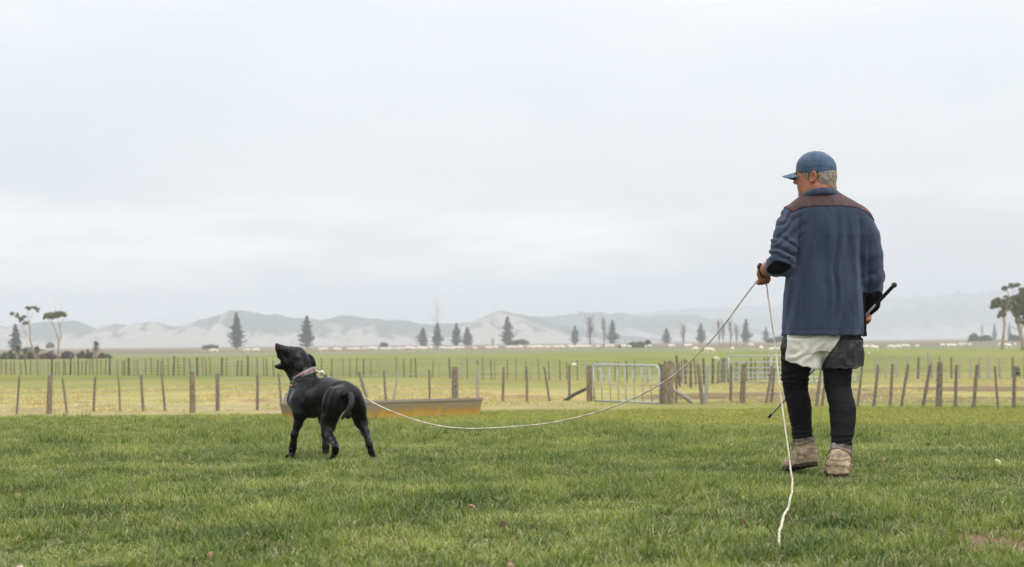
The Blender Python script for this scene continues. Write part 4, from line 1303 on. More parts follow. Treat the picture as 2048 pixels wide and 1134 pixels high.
segs = [(422, 435), (489, 501), (506, 518), (640, 654), (671, 686), (699, 720), (728, 729), (738, 754), (764, 772), (778, 785), (793, 806), (815, 831), (834, 855), (862, 863), (884, 909), (913, 931), (950, 952), (973, 993),
        (1015, 1033), (1041, 1042), (1059, 1087), (1094, 1112), (1114, 1132), (1141, 1149), (1155, 1181), (1196, 1197), (1212, 1230), (1246, 1262), (1292, 1306), (1340, 1350), (1372, 1380), (1500, 1512)]
for a, b in segs:
    x = a
    while x <= b:
        where = [t_ for lim, t_ in LINE if x < lim][0]
        y = 703.5 + (840 - x) * 0.0105 + rs.uniform(-1, .7)
        sheep(x, y, rs.uniform(470, 500), rs.uniform(1.0, 1.35), 'tiny cream sheep in the far line, ' + where, 'far line of sheep ' + where)
        x += rs.uniform(4.5, 7.5)
# ================================================================== dog
def dog():
    P = A3
    m = 1 / 297.0
    foot = at(640, 920, 13.3)
    root = empty('dog', (foot.x, foot.y, float(terrain(foot.x, foot.y))))
    tag(root, 'black short haired dog with raised head barking, mud specks on its legs', 'dog')
    lo = P(538, 945, 12.7); hi = P(765, 675, 14.1)
    v = Vol((lo[0] - .16, 12.75, min(lo[2], 0) - .03), (hi[0] + .05, 14.0, hi[2] + .03), .0062)
    B, Lg = .045, .022
    # trunk
    v.cone(P(610, 797, 13.62), P(625, 800, 13.50), .098, .115, B)
    v.cone(P(625, 800, 13.50), P(657, 789, 13.33), .112, .096, B)
    v.cone(P(657, 789, 13.33), P(690, 794, 13.20), .096, .092, B)
    v.cone(P(626, 772, 13.52), P(655, 773, 13.36), .058, .052, .04)          # withers and spine
    v.cone(P(655, 773, 13.36), P(688, 777, 13.20), .05, .050, .04)
    v.cone(P(590, 800, 13.66), P(596, 790, 13.60), .055, .06, .05)           # breast
    # neck
    v.cone(P(602, 738, 13.64), P(616, 776, 13.55), .068, .098, .05)
    v.cone(P(590, 752, 13.62), P(596, 785, 13.60), .03, .05, .04)
    # rump and thighs
    v.cone(P(672, 794, 13.12), P(668, 812, 13.12), .078, .075, .045)
    v.cone(P(704, 795, 13.22), P(712, 815, 13.24), .068, .060, .045)
    v.cone(P(668, 806, 13.12), P(658, 845, 13.16), .072, .054, .035)
    v.cone(P(660, 838, 13.15), P(656, 858, 13.15), .052, .040, .03)
    v.chain([(P(655.5, 856, 13.14), .036), (P(660, 874, 13.08), .025), (P(670, 893, 13.0), .0185), (P(671, 902, 13.02), .0195), (P(665.5, 915, 13.07), .018)], Lg)
    v.cone(P(668, 876, 13.04), P(674, 897, 12.99), .012, .013, .02)           # hock tendon
    v.cone(P(712, 812, 13.24), P(722, 843, 13.28), .060, .046, .035)
    v.chain([(P(722, 842, 13.28), .041), (P(731, 864, 13.24), .0255), (P(738, 888, 13.18), .0185), (P(742, 903, 13.19), .0175), (P(747, 915, 13.22), .018)], Lg)
    v.cone(P(733, 872, 13.2), P(741, 893, 13.165), .012, .012, .02)
    # muscle hollows of rump
    v.ell(P(687, 812, 13.05), (.016, .03, .06), k=.03, sub=True)
    # near fore leg
    v.cone(P(600, 800, 13.47), P(601, 828, 13.44), .062, .046, .035)
    v.cone(P(592, 806, 13.52), P(600, 822, 13.46), .05, .045, .035)
    v.chain([(P(601, 828, 13.44), .040), (P(596, 848, 13.44), .0285), (P(589, 868, 13.44), .0225), (P(586.5, 886, 13.45), .0195), (P(585.5, 896, 13.46), .0225), (P(583.5, 907, 13.47), .0215)], Lg)
    # far fore leg
    v.cone(P(643, 812, 13.72), P(648, 838, 13.76), .050, .036, .035)
    v.chain([(P(648, 838, 13.76), .034), (P(651, 866, 13.75), .0255), (P(651.5, 892, 13.73), .0225), (P(651.5, 908, 13.72), .024)], Lg)
    # paws: pad and four toes each
    def paw(c, fwd, r=.0135, n=4):
        c = np.array(c); fwd = np.array(fwd, float); fwd[2] = 0; fwd /= np.linalg.norm(fwd)
        sd = np.array([-fwd[1], fwd[0], 0])
        v.cone(c, c + fwd * .03 - [0, 0, .006], .022, .019, .015)
        for i in range(n):
            o_ = (i - (n - 1) / 2)
            a = c + fwd * .022 + sd * o_ * .0145 - [0, 0, .006]
            b = a + fwd * (.024 - .005 * abs(o_)) + sd * o_ * .003 - [0, 0, .006]
            v.cone(a, b, r, r * .9, .006)
    paw(P(664.5, 918, 13.08), (-.6, .7, 0)); paw(P(748.5, 917, 13.23), (.35, .8, 0)); paw(P(583, 911, 13.46), (-.5, .6, 0)); paw(P(651.5, 911, 13.72), (-.4, .7, 0))
    for dx, dz in ((-3.4, 0), (0, 1.5), (3.2, .5)):
        v.ell(P(583.3 + dx, 909 + dz, 13.437), (.008, .008, .010), k=.006)
    v.ell(P(582.5, 899, 13.435), (.011, .010, .009), k=.006)
    v.ell(P(696, 830, 13.10), (.022, .022, .028), k=.02)
    # head
    v.ell(P(593.5, 714, 13.62), (.064, .070, .062), k=.03)
    v.cone(P(595, 712, 13.62), P(605, 726, 13.62), .058, .060, .03)
    v.cone(P(588, 722, 13.60), P(598, 736, 13.61), .052, .058, .03)
    v.cone(P(577, 706, 13.60), P(563, 699.5, 13.58), .046, .032, .02)
    v.cone(P(563, 699.5, 13.58), P(556.5, 694.5, 13.575), .031, .022, .015)
    v.cone(P(559, 700, 13.575), P(560.5, 712, 13.575), .026, .020, .014)       # flews
    v.cone(P(562, 711, 13.575), P(568, 722, 13.585), .022, .030, .016)
    v.cone(P(583, 701, 13.59), P(575, 700, 13.575), .024, .018, .016)          # brow
    v.ell(P(554.2, 689.8, 13.575), (.0145, .0155, .0125), k=.006)
    v.cone(P(572, 728, 13.59), P(559, 733.5, 13.58), .030, .0185, .012)
    v.cone(P(559, 733.5, 13.58), P(552, 733, 13.578), .0175, .0125, .01)
    v.cone(P(572, 730, 13.6), P(585, 745, 13.62), .032, .040, .03)
    v.ell(P(555, 723, 13.58), (.028, .022, .0185), k=.008, sub=True)           # open mouth
    v.ell(P(562, 723.5, 13.58), (.02, .016, .015), k=.008, sub=True)
    # ears
    def flap(c, a1, r1, a2, r2, th, k=.012):
        a1 = np.array(a1, float); a1 /= np.linalg.norm(a1); a2 = np.array(a2, float); a2 -= a1 * (a1 @ a2); a2 /= np.linalg.norm(a2)
        v.ell(c, (r1, r2, th), (a1, a2, np.cross(a1, a2)), k)
    flap(P(596.5, 723, 13.545), (.32, -.25, -.95), .060, (1, .1, .3), .036, .010, .010)
    flap(P(598, 734, 13.53), (.3, -.2, -.9), .030, (1, .1, .3), .030, .009, .01)
    v.cone(P(590, 710, 13.57), P(594, 716, 13.55), .018, .016, .012)
    flap(P(620, 721, 13.66), (.55, .1, -.9), .052, (.85, -.3, .5), .036, .010, .010)
    v.cone(P(608, 711, 13.64), P(616, 714, 13.655), .016, .016, .012)
    flap(P(627, 729, 13.65), (.3, .1, -1), .034, (1, -.3, .3), .018, .010, .010)
    # folds of skin and ribs, kept very shallow
    X, Y, Z = v.grid()
    GX = (X / Y * FPX + 1024); GZ = (685 + (1024 - GX) * .0099 - (Z - CAM_Z) / Y * FPX) * .00335; GX = GX * .00335
    def groove(pts, w, dep):
        Q_ = catmull([(p[0] * .00335, p[1] * .00335) for p in pts], 3)
        D2 = np.full(v.F.shape, 9., np.float32)
        for a_, b_ in zip(Q_[:-1], Q_[1:]):
            ab = b_ - a_; L2 = ab @ ab
            t_ = np.clip(((GX - a_[0]) * ab[0] + (GZ - a_[1]) * ab[1]) / L2, 0, 1)
            D2 = np.minimum(D2, (GX - a_[0] - t_ * ab[0]) ** 2 + (GZ - a_[1] - t_ * ab[1]) ** 2)
        v.F += (dep * np.exp(-D2 / w ** 2)).astype(np.float32)
    groove([(612, 772, 13.44), (607, 790, 13.42), (611, 808, 13.42), (608, 824, 13.42)], .014, .010)      # behind the shoulder
    groove([(684, 766, 13.13), (668, 772, 13.15), (657, 786, 13.18), (651, 806, 13.2), (648, 826, 13.22)], .013, .009)   # flank before the thigh
    groove([(690, 800, 13.06), (686, 816, 13.06), (680, 836, 13.08), (672, 852, 13.08)], .012, .008)      # back of the thigh
    groove([(664, 800, 13.05), (660, 822, 13.06), (664, 845, 13.08)], .010, .005)
    groove([(712, 800, 13.16), (716, 822, 13.18), (722, 842, 13.22)], .010, .005)
    for k in range(5):
        groove([(620 + k * 6.5, 786, 13.38 - k * .03), (617 + k * 6.5, 806, 13.38 - k * .03), (620 + k * 6, 824, 13.4 - k * .03)], .007, .0014)
    groove([(588, 757, 13.56), (598, 762, 13.5), (612, 758, 13.47)], .008, .005)
    groove([(586, 776, 13.56), (594, 782, 13.52), (600, 796, 13.48)], .010, .006)
    v.F += (-.0022 * fbm(X * 14 + Y * 6, Y * 10, Z * 12, 3, 5)).astype(np.float32) * (v.F < .03)
    V, Q = v.mesh()
    FUR = bpy.data.materials.new('black_short_coat'); FUR.use_nodes = True
    t = FUR.node_tree; b = t.nodes['Principled BSDF']
    tcn = N(t, 'ShaderNodeTexCoord')
    n1 = N(t, 'ShaderNodeTexNoise', i_Scale=9.0, i_Detail=6.0, i_Roughness=0.6); t.links.new(tcn.outputs['Object'], n1.inputs['Vector'])
    r = N(t, 'ShaderNodeValToRGB'); e = r.color_ramp.elements
    e[0].position = .3; e[0].color = (.0020, .0020, .0022, 1); e[1].position = .75; e[1].color = (.0055, .0053, .0055, 1)
    t.links.new(n1.outputs[0], r.inputs[0])
    # dried mud specks, mostly low on the legs
    vo = N(t, 'ShaderNodeTexVoronoi', i_Scale=32.0); t.links.new(tcn.outputs['Object'], vo.inputs['Vector'])
    n3 = N(t, 'ShaderNodeTexNoise', i_Scale=6.0, i_Detail=3.0); t.links.new(tcn.outputs['Object'], n3.inputs['Vector'])
    sp = N(t, 'ShaderNodeSeparateXYZ'); t.links.new(tcn.outputs['Object'], sp.inputs[0])
    mr_ = N(t, 'ShaderNodeMapRange'); mr_.inputs['From Min'].default_value = .02; mr_.inputs['From Max'].default_value = .42; mr_.inputs['To Min'].default_value = .46; mr_.inputs['To Max'].default_value = .13
    t.links.new(sp.outputs['Z'], mr_.inputs['Value'])
    mu = N(t, 'ShaderNodeMath', operation='MULTIPLY'); t.links.new(mr_.outputs[0], mu.inputs[0]); t.links.new(n3.outputs[0], mu.inputs[1])
    lt = N(t, 'ShaderNodeMath', operation='LESS_THAN'); t.links.new(vo.outputs['Distance'], lt.inputs[0]); t.links.new(mu.outputs[0], lt.inputs[1])
    rc = N(t, 'ShaderNodeMath', operation='GREATER_THAN'); rc.inputs[1].default_value = .66; 
    s2 = N(t, 'ShaderNodeSeparateColor'); t.links.new(vo.outputs['Color'], s2.inputs[0]); t.links.new(s2.outputs[0], rc.inputs[0])
    mm = N(t, 'ShaderNodeMath', operation='MULTIPLY'); t.links.new(lt.outputs[0], mm.inputs[0]); t.links.new(rc.outputs[0], mm.inputs[1])
    mk = N(t, 'ShaderNodeMath', operation='MULTIPLY'); mk.inputs[1].default_value = .7; t.links.new(mm.outputs[0], mk.inputs[0])
    mxn = N(t, 'ShaderNodeMix', data_type='RGBA'); mxn.inputs[7].default_value = (.16, .145, .125, 1)
    t.links.new(mk.outputs[0], mxn.inputs[0]); t.links.new(r.outputs[0], mxn.inputs[6])
    t.links.new(mxn.outputs[2], b.inputs['Base Color'])
    b.inputs['Roughness'].default_value = .32
    b.inputs['Specular IOR Level'].default_value = .20
    n2 = N(t, 'ShaderNodeTexNoise', i_Scale=120.0, i_Detail=4.0, i_Roughness=.7)
    mp_ = N(t, 'ShaderNodeMapping'); mp_.inputs['Scale'].default_value = (1, 1, .35); t.links.new(tcn.outputs['Object'], mp_.inputs[0]); t.links.new(mp_.outputs[0], n2.inputs['Vector'])
    bn = N(t, 'ShaderNodeBump', i_Strength=0.8, i_Distance=.0025); t.links.new(n2.outputs[0], bn.inputs['Height']); t.links.new(bn.outputs[0], b.inputs['Normal'])
    body = part('body', V, Q, FUR, root)
    # tail: curved over the rump, hanging
    tp = catmull([P(697, 787, 13.16), P(701, 792, 13.09), P(703, 800, 13.05), P(701, 811, 13.02), P(696, 821, 13.01), P(689, 831, 13.01), P(683.5, 838, 13.01)], 6)
    tv = Vol(tp.min(0) - .04, tp.max(0) + .04, .004)
    rr = np.interp(np.linspace(0, 1, len(tp)), [0, .2, .45, .75, 1], [.020, .019, .0175, .0135, .005])
    for i in range(len(tp) - 1): tv.cone(tp[i], tp[i + 1], rr[i], rr[i + 1], .006)
    X, Y, Z = tv.grid()
    tv.F += (.0025 * vnoise(X * 90, Y * 90, Z * 60, 2)).astype(np.float32)
    TV, TQ = tv.mesh()
    FURT = material('coarse_tail_hair', (.004, .004, .004), (.018, .017, .017), 130, .6, .003, 160)
    part('tail', TV, TQ, FURT, root)
    # nose, tongue, teeth, eye
    NOSE = material('wet_nose', (.02, .02, .022), (.045, .047, .05), 60, .3, .001, 200)
    nv = Vol(P(554, 690, 13.5) - .04, P(554, 690, 13.64) + .04, .003)
    nv.ell(P(553.6, 689.6, 13.572), (.0125, .014, .0115), k=.004)
    part('nose', *nv.mesh(), NOSE, root)
    MOUTH = material('tongue_flesh', (.05, .016, .010), (.10, .035, .025), 30, .45)
    mv = Vol(P(562, 724, 13.5) - .05, P(562, 724, 13.66) + .05, .003)
    mv.ell(P(560, 728.6, 13.58), (.022, .013, .006), k=.004)
    mv.ell(P(566.5, 723, 13.58), (.008, .014, .014), k=.008)
    part('tongue', *mv.mesh(), MOUTH, root)
    TOOTH = material('teeth', (.62, .58, .48), rough=.3)
    for (x, y, d, l) in ((550.5, 729.3, 13.572, -.011), (551.2, 729.2, 13.588, -.011), (556.5, 715.0, 13.565, .010), (554.5, 729.6, 13.566, -.005)):
        c = P(x, y, d)
        part('tooth', *tube([c, c + [0, 0, -l * .5], c + [.001, 0, -l]], [.0032, .0024, .0004], 6), TOOTH, root)
    EYE = material('dark_eye', (.004, .003, .002), rough=.08, spec=.6)
    ev = Vol(P(579, 703, 13.5) - .03, P(579, 703, 13.6) + .03, .003)
    ev.ell(P(577.5, 704, 13.554), (.0085, .0085, .0085), k=.002)
    part('eye', *ev.mesh(), EYE, root)
    return root
DOG = dog()

# ------------------------------------------------------------------ collar, chain and rope
def dog_collar():
    P = A3
    c = P(609, 751.5, 13.595)
    U = P(632.5, 739.5, 13.595) - P(585.5, 763.5, 13.595); U *= .5
    Vd = np.array([.02, -.094, .022])
    nrm = np.cross(U, Vd); nrm /= np.linalg.norm(nrm)
    if nrm[2] < 0: nrm = -nrm
    root = empty('dog_collar', c)
    tag(root, 'worn pinkish leather collar with a twisted chain round the dog\'s neck', 'collar')
    LE = material('pink_worn_leather', (.26, .17, .17), (.42, .31, .31), 30, .7, .001, 120)
    CH = material('chain_metal', (.28, .27, .25), (.50, .46, .38), 60, .35, metallic=.8)
    BR = material('brass_ring', (.35, .24, .10), (.50, .38, .2), 60, .35, metallic=.8)
    n = 48
    V, F = [], []
    for i in range(n):
        a = 2 * math.pi * i / n
        p = c + U * math.cos(a) + Vd * math.sin(a)
        o_ = (p - c) / np.linalg.norm(p - c)
        for h_, d in ((-.013, -.003), (-.013, .003), (.013, .004), (.013, -.002)):
            V.append(p + nrm * (h_ + .004) + o_ * d)
    for i in range(n):
        j = (i + 1) % n
        for k in range(4):
            k2 = (k + 1) % 4
            F.append((i * 4 + k, j * 4 + k, j * 4 + k2, i * 4 + k2))
    part('strap', V, F, LE, root)
    def link(p, t_, side, R=.0075, r=.0019, rot=0):
        t_ = t_ / np.linalg.norm(t_); s_ = side / np.linalg.norm(side)
        s_ = s_ - t_ * (t_ @ s_); s_ /= np.linalg.norm(s_); w_ = np.cross(t_, s_)
        s2 = s_ * math.cos(rot) + w_ * math.sin(rot)
        pts = [p + t_ * R * 1.25 * math.cos(q) + s2 * R * .75 * math.sin(q) for q in np.linspace(0, 2 * math.pi, 11)]
        return tube(pts, r, 5, cap=False)
    L = []
    m_ = 56
    for i in range(m_):
        a = 2 * math.pi * i / m_
        p = c + U * 1.03 * math.cos(a) + Vd * 1.04 * math.sin(a) - nrm * (.017 + .004 * math.sin(3 * a))
        t_ = -U * math.sin(a) + Vd * math.cos(a)
        L.append(link(p, t_, nrm, rot=(i % 2) * 1.4 + .3))
    ch = part('chain', *join(*L), CH, root); ch['kind'] = 'stuff'
    # ring and clip where the rope ties on
    p = P(630, 739, 13.52)
    part('ring', *tube([p + .016 * np.array([math.cos(q), -.3 * math.sin(q), math.sin(q)]) for q in np.linspace(0, 6.283, 17)], .0028, 6, cap=False), CH, root)
    p = P(586.5, 765, 13.56)
    for k, (dx, dz) in enumerate(((0, 0), (-2.5, 3), (1.5, 4))):
        q0 = P(586.5 + dx, 764 + dz, 13.55)
        part('ring', *tube([q0 + .011 * np.array([math.cos(q), -.5 * math.sin(q), math.sin(q)]) for q in np.linspace(0, 6.283, 13)], .0022, 5, cap=False), CH if k else BR, root)
    # short strap tongue hanging at the throat
    part('strap_end', *tube(catmull([P(588, 771, 13.55), P(584, 771.5, 13.54), P(579, 770, 13.535), P(574, 769.5, 13.53)], 4), [.006] * 5 + [.005] * 4 + [.003] * 3 + [.0015], 5), BR, root)
dog_collar()
# ================================================================== man
MD = 11.2
def M(px, py, dy=0.0): return A3(px, py, MD + dy)
PM = MD / FPX                                   # metres per picture pixel at the man
HAND_D = 11.42
STICK_A, STICK_B = A3(1788.5, 570, 11.0), A3(1538, 834, 12.0)
def secs(rows, p=None):
    """rows (py, left px, right px, half depth, depth offset) -> loft rows"""
    out = []
    for py, xl, xr, ry, dy in rows:
        c = M((xl + xr) / 2, py, dy)
        out.append((c[2], c[0], c[1], (xr - xl) * .5 * PM, ry))
    return out
def cloth(x): return 2 * np.abs(np.sin(x / 2)) - 1.2
def man():
    foot = at(1650, 955, 11.2)
    root = empty('person', (foot.x, foot.y, 0.0))
    tag(root, 'man seen from behind in blue cap, navy fleece and torn shorts, holding rope and stick', 'person')
    SKIN = bpy.data.materials.new('sunburnt_skin'); SKIN.use_nodes = True
    t = SKIN.node_tree; b = t.nodes['Principled BSDF']
    tcn = N(t, 'ShaderNodeTexCoord')
    n1 = N(t, 'ShaderNodeTexNoise', i_Scale=22.0, i_Detail=6.0, i_Roughness=.65); t.links.new(tcn.outputs['Object'], n1.inputs[0])
    r = N(t, 'ShaderNodeValToRGB'); e = r.color_ramp.elements
    e[0].position = .32; e[0].color = (.33, .105, .052, 1); e[1].position = .68; e[1].color = (.46, .19, .105, 1)
    t.links.new(n1.outputs[0], r.inputs[0]); t.links.new(r.outputs[0], b.inputs['Base Color'])
    b.inputs['Roughness'].default_value = .5; b.inputs['Specular IOR Level'].default_value = .35
    b.inputs['Subsurface Weight'].default_value = .12; b.inputs['Subsurface Radius'].default_value = (.012, .005, .003); b.inputs['Subsurface Scale'].default_value = 1.0
    n2 = N(t, 'ShaderNodeTexNoise', i_Scale=90.0, i_Detail=4.0); t.links.new(tcn.outputs['Object'], n2.inputs[0])
    bn = N(t, 'ShaderNodeBump', i_Distance=.0015); t.links.new(n2.outputs[0], bn.inputs['Height']); t.links.new(bn.outputs[0], b.inputs['Normal'])

    # ---------------------------------------------------------- head frame
    phi = math.radians(67)
    f_ = np.array([-math.sin(phi), math.cos(phi), -.03]); f_ /= np.linalg.norm(f_)
    l_ = np.array([-math.cos(phi), -math.sin(phi), 0.0]); l_ -= f_ * (f_ @ l_); l_ /= np.linalg.norm(l_)
    u_ = np.cross(f_, l_)
    if u_[2] < 0: u_ = -u_
    Hc = M(1631.5, 352, 0.04)
    def H(f, l, u): return Hc + f_ * f + l_ * l + u_ * u
    AX = (f_, l_, u_)
    def shirt_arm_pts():
        L = [(M(1586, 440, .0), .078), (M(1577, 462, -.01), .074), (M(1570, 492, -.03), .071), (M(1565, 518, -.05), .067)]
        R = [(M(1716, 445, .0), .078), (M(1731, 475, .0), .076), (M(1738, 512, -.01), .074), (M(1741, 552, .0), .072), (M(1742, 572, .01), .066)]
        return L, R
    WL = M(1526, 541.5, .19); WR = M(1731, 628, .075)
    EL = M(1566, 527, -.03); ER = M(1741, 562, .0)

    # ---------------------------------------------------------- body: one continuous skin
    v = Vol((M(1500, 300)[0], MD - .36, -.01), (M(1775, 300)[0], MD + .62, M(1600, 300)[2] + .02), .0056)
    v.ell(H(-.004, 0, .022), (.102, .078, .096), AX, .02)                 # cranium
    v.ell(H(-.045, 0, .0), (.066, .066, .066), AX, .03)                   # back of skull
    v.ell(H(.050, 0, -.035), (.060, .058, .080), AX, .025)                # face
    v.cone(H(.075, -.028, .022), H(.075, .028, .022), .024, .024, .02)    # brow
    v.cone(H(.088, 0, .004), H(.120, 0, -.026), .010, .013, .012)         # nose
    v.ell(H(.110, .011, -.030), (.010, .008, .008), AX, .008)
    v.ell(H(.110, -.011, -.030), (.010, .008, .008), AX, .008)
    for s_ in (1, -1):
        v.ell(H(.074, .040 * s_, -.020), (.030, .026, .026), AX, .02)     # cheek bones
        v.ell(H(.056, .048 * s_, -.055), (.036, .022, .040), AX, .02)     # jowl
        v.ell(H(.092, .030 * s_, -.001), (.012, .013, .006), AX, .010, sub=True)   # eye sockets, narrowed lids
        v.ell(H(.083, .030 * s_, -.001), (.0125, .0125, .0125), AX, .006)
        v.cone(H(-.005, .062 * s_, -.060), H(.060, .040 * s_, -.100), .022, .020, .03)   # jaw
    v.cone(H(.092, -.018, -.062), H(.092, .018, -.062), .0105, .0105, .008)
    v.cone(H(.090, -.016, -.075), H(.090, .016, -.075), .0105, .0105, .008)
    v.ell(H(.078, 0, -.102), (.028, .030, .022), AX, .02)                  # chin
    for s_ in (1, -1):                                                     # ears
        ec = H(-.008, .079 * s_, -.010)
        q = f_ * .25 + l_ * s_
        q /= np.linalg.norm(q)
        a1 = u_ * .97 - f_ * .22; a1 /= np.linalg.norm(a1)
        a2 = np.cross(q, a1)
        ec = ec + l_ * s_ * .006
        v.ell(ec, (.034, .019, .0085), (a1, a2, q), .006)
        v.ell(ec + q * .007 + a2 * 0, (.020, .0105, .0075), (a1, a2, q), .004, sub=True)
        v.cone(ec - a1 * .026 + f_ * .006, ec - a1 * .030 + f_ * .008, .0085, .007, .006)   # lobe
        rimp = [ec + a1 * .030 * math.cos(k) + a2 * .017 * math.sin(k) + q * .006 for k in np.linspace(0, 6.28, 15)]
        for i in range(14): v.cone(rimp[i], rimp[i + 1], .0042, .0042, .004)
    # neck with nape folds
    v.cone(H(-.035, 0, -.055), M(1640, 412, .0), .066, .076, .03)
    v.cone(H(.0, 0, -.07), M(1634, 408, .03), .060, .07, .03)
    v.cone(H(-.088, .035, -.062), H(-.088, -.035, -.062), .012, .012, .014)
    # torso
    v.loft(secs([(410, 1606, 1690, .08, 0), (440, 1584, 1730, .105, 0), (500, 1592, 1722, .12, 0), (580, 1586, 1712, .12, .01), (660, 1586, 1706, .105, .01), (700, 1590, 1700, .09, .0)]), .03, 2.2)
    # arms
    v.chain([(M(1588, 442), .060), (M(1572, 495, -.03), .054), (EL, .048)], .03)
    v.chain([(EL, .050), (EL * .62 + WL * .38, .050), (EL * .25 + WL * .75, .0385), (WL, .0325)], .02)
    v.chain([(M(1716, 447), .060), (M(1738, 512, -.01), .054), (ER, .048)], .03)
    v.chain([(ER, .048), (ER * .6 + WR * .4, .044), (WR, .030)], .02)
    # fists closed round rope and stick
    def fist(c, axis, palm, wrist, s0=1, thumb=-1):
        axis = axis / np.linalg.norm(axis)
        e1 = palm - axis * (palm @ axis); e1 /= np.linalg.norm(e1)
        e2 = np.cross(axis, e1) * s0
        lens = (1.0, 1.06, 1.0, .86)
        for i, sft in enumerate((-.029, -.0095, .0105, .029)):
            o_ = c + axis * sft
            L = lens[i]
            K = o_ + e1 * .030 + e2 * .020 * L
            k1 = o_ + e1 * .004 + e2 * .036 * L
            k2 = o_ - e1 * .022 * L + e2 * .018 * L
            k3 = o_ - e1 * .020 - e2 * .010
            w_ = wrist + axis * sft * .55
            v.chain([(w_, .017), (K, .0128)], .010)
            v.chain([(K, .0118), (k1, .0100), (k2, .0092), (k3, .0080)], .0035)
        th0 = wrist + axis * thumb * .016
        v.chain([(th0, .016), (c + axis * thumb * .036 + e1 * .012 - e2 * .028, .0135), (c + axis * thumb * .030 - e1 * .014 - e2 * .030, .0112), (c + axis * thumb * .012 - e1 * .032 - e2 * .010, .0098)], .006)
        v.ell(c + e1 * .030 - e2 * .004, (.036, .020, .026), (axis, e1, e2), .015)
        return e1, e2
    cL = M(1524.5, 557, .235)
    axL = np.array([1.0, .25, .10])
    fist(cL, axL, np.array([0, -.45, .9]), WL, s0=1, thumb=1)
    d_s = np.array(STICK_B - STICK_A); d_s /= np.linalg.norm(d_s)
    A_ = np.array(STICK_A)
    cR = A_ + d_s * float((M(1727, 640, 0) - A_)[0] / d_s[0])
    fist(cR, d_s, np.array([.9, -.2, .35]), WR, s0=-1, thumb=-1)
    # legs
    kneeL, ankL = M(1591, 778, .10), M(1606, 868, .13)
    kneeR, ankR = M(1677, 775, .0), M(1683, 890, -.13)
    v.chain([(M(1602, 690, .02), .078), (kneeL, .056), (M(1600, 808, .12), .056), (ankL, .042), (M(1614, 908, .13), .040)], .03)
    v.chain([(M(1682, 690, .0), .080), (kneeR, .060), (M(1684, 812, -.05), .060), (ankR, .042), (M(1682, 935, -.14), .042)], .03)
    v.cone(M(1612, 915, .12), M(1594, 928, .24), .028, .022, .03)
    v.cone(M(1682, 940, -.14), M(1679, 940, .06), .03, .026, .03)
    v.F = np.maximum(v.F, -10)
    V, Q = v.mesh()
    part('body', V, Q, SKIN, root)

    # ---------------------------------------------------------- hair
    hv = Vol(Hc - .19, Hc + .19, .0042)
    hv.ell(H(-.004, 0, .022), (.108, .0845, .100), AX, .02)
    hv.ell(H(-.048, 0, .0), (.067, .070, .070), AX, .03)
    hv.cone(H(-.045, 0, -.045), H(-.060, 0, -.080), .066, .056, .03)
    X, Y, Z = hv.grid()
    dx, dy, dz = X - Hc[0], Y - Hc[1], Z - Hc[2]
    ff = dx * f_[0] + dy * f_[1] + dz * f_[2]; ll = dx * l_[0] + dy * l_[1] + dz * l_[2]; uu = dx * u_[0] + dy * u_[1] + dz * u_[2]
    hair = hv.F + .0012 * fbm(X * 110 + Z * 20, Y * 110, Z * 55, 3, 8).astype(np.float32)
    front = ff - np.clip(.022 + (uu + .02) * .9, .0, .062) * (1 - sstep(.0, -.06, uu) * 1.2)    # hairline in front of the ear
    front = np.maximum(ff - .058, np.where(uu < -.028, ff + .022 + (uu + .028) * -.55, -1))
    low = -(uu + .104 + .25 * (ff + .03))
    ear = .030 - np.sqrt((ff + .006) ** 2 + (uu + .012) ** 2 * .75)
    hv.F = MX([hair, front, low, uu - .04, ear]).astype(np.float32)
    HV, HQ = hv.mesh()
    HAIR = material('grey_brown_cropped_hair', (.13, .105, .08), (.44, .39, .335), 140, .85, .002, 240, detail=7, c3=(.30, .25, .20), lo=.36, hi=.66, stretch=(1, 1, .6))
    part('hair', HV, HQ, HAIR, root)

    # ---------------------------------------------------------- cap
    CAP = material('faded_blue_cap_cloth', (.036, .068, .115), (.082, .13, .195), 16, .85, .0008, 400, c3=(.055, .095, .152), sheen=.2)
    CAPD = material('cap_stitching', (.035, .055, .085), (.05, .075, .115), 60, .9)
    cv = Vol(Hc - .22, Hc + .22, .0045)
    cv.ell(H(-.004, 0, .030), (.1135, .0915, .1045), AX, .01)
    cv.ell(H(.015, 0, .058), (.084, .076, .076), AX, .03)
    cv.cone(H(-.03, 0, .05), H(-.045, 0, .045), .073, .062, .03)
    X, Y, Z = cv.grid()
    dx, dy, dz = X - Hc[0], Y - Hc[1], Z - Hc[2]
    ff = dx * f_[0] + dy * f_[1] + dz * f_[2]; ll = dx * l_[0] + dy * l_[1] + dz * l_[2]; uu = dx * u_[0] + dy * u_[1] + dz * u_[2]
    F0 = cv.F.copy()
    az = np.arctan2(ll, ff)
    seam = np.abs(((az / (math.pi / 3) + .5) % 1) - .5) * (math.pi / 3) * np.sqrt(ff ** 2 + ll ** 2)
    groove = .0028 * np.exp(-(seam / .0035) ** 2)
    lowc = .012 + .10 * np.clip(ff, 0, 1) + .03 * ff
    band = .0018 * np.exp(-((uu - lowc - .028) / .003) ** 2)
    F = F0 + (groove + band + .0012 * fbm(X * 30, Y * 30, Z * 30, 3, 9)).astype(np.float32)
    F = np.maximum(F, lowc - uu)
    F = np.maximum(F, -(F0 + .009) * (uu < lowc + .03) - 1 * (uu >= lowc + .03))
    cv.F = F.astype(np.float32)
    crown = part('cap', *cv.mesh(), CAP, root)
    # brim: curved plate, drooping at the sides
    nb_, mb_ = 22, 14
    BV, BF = [], []
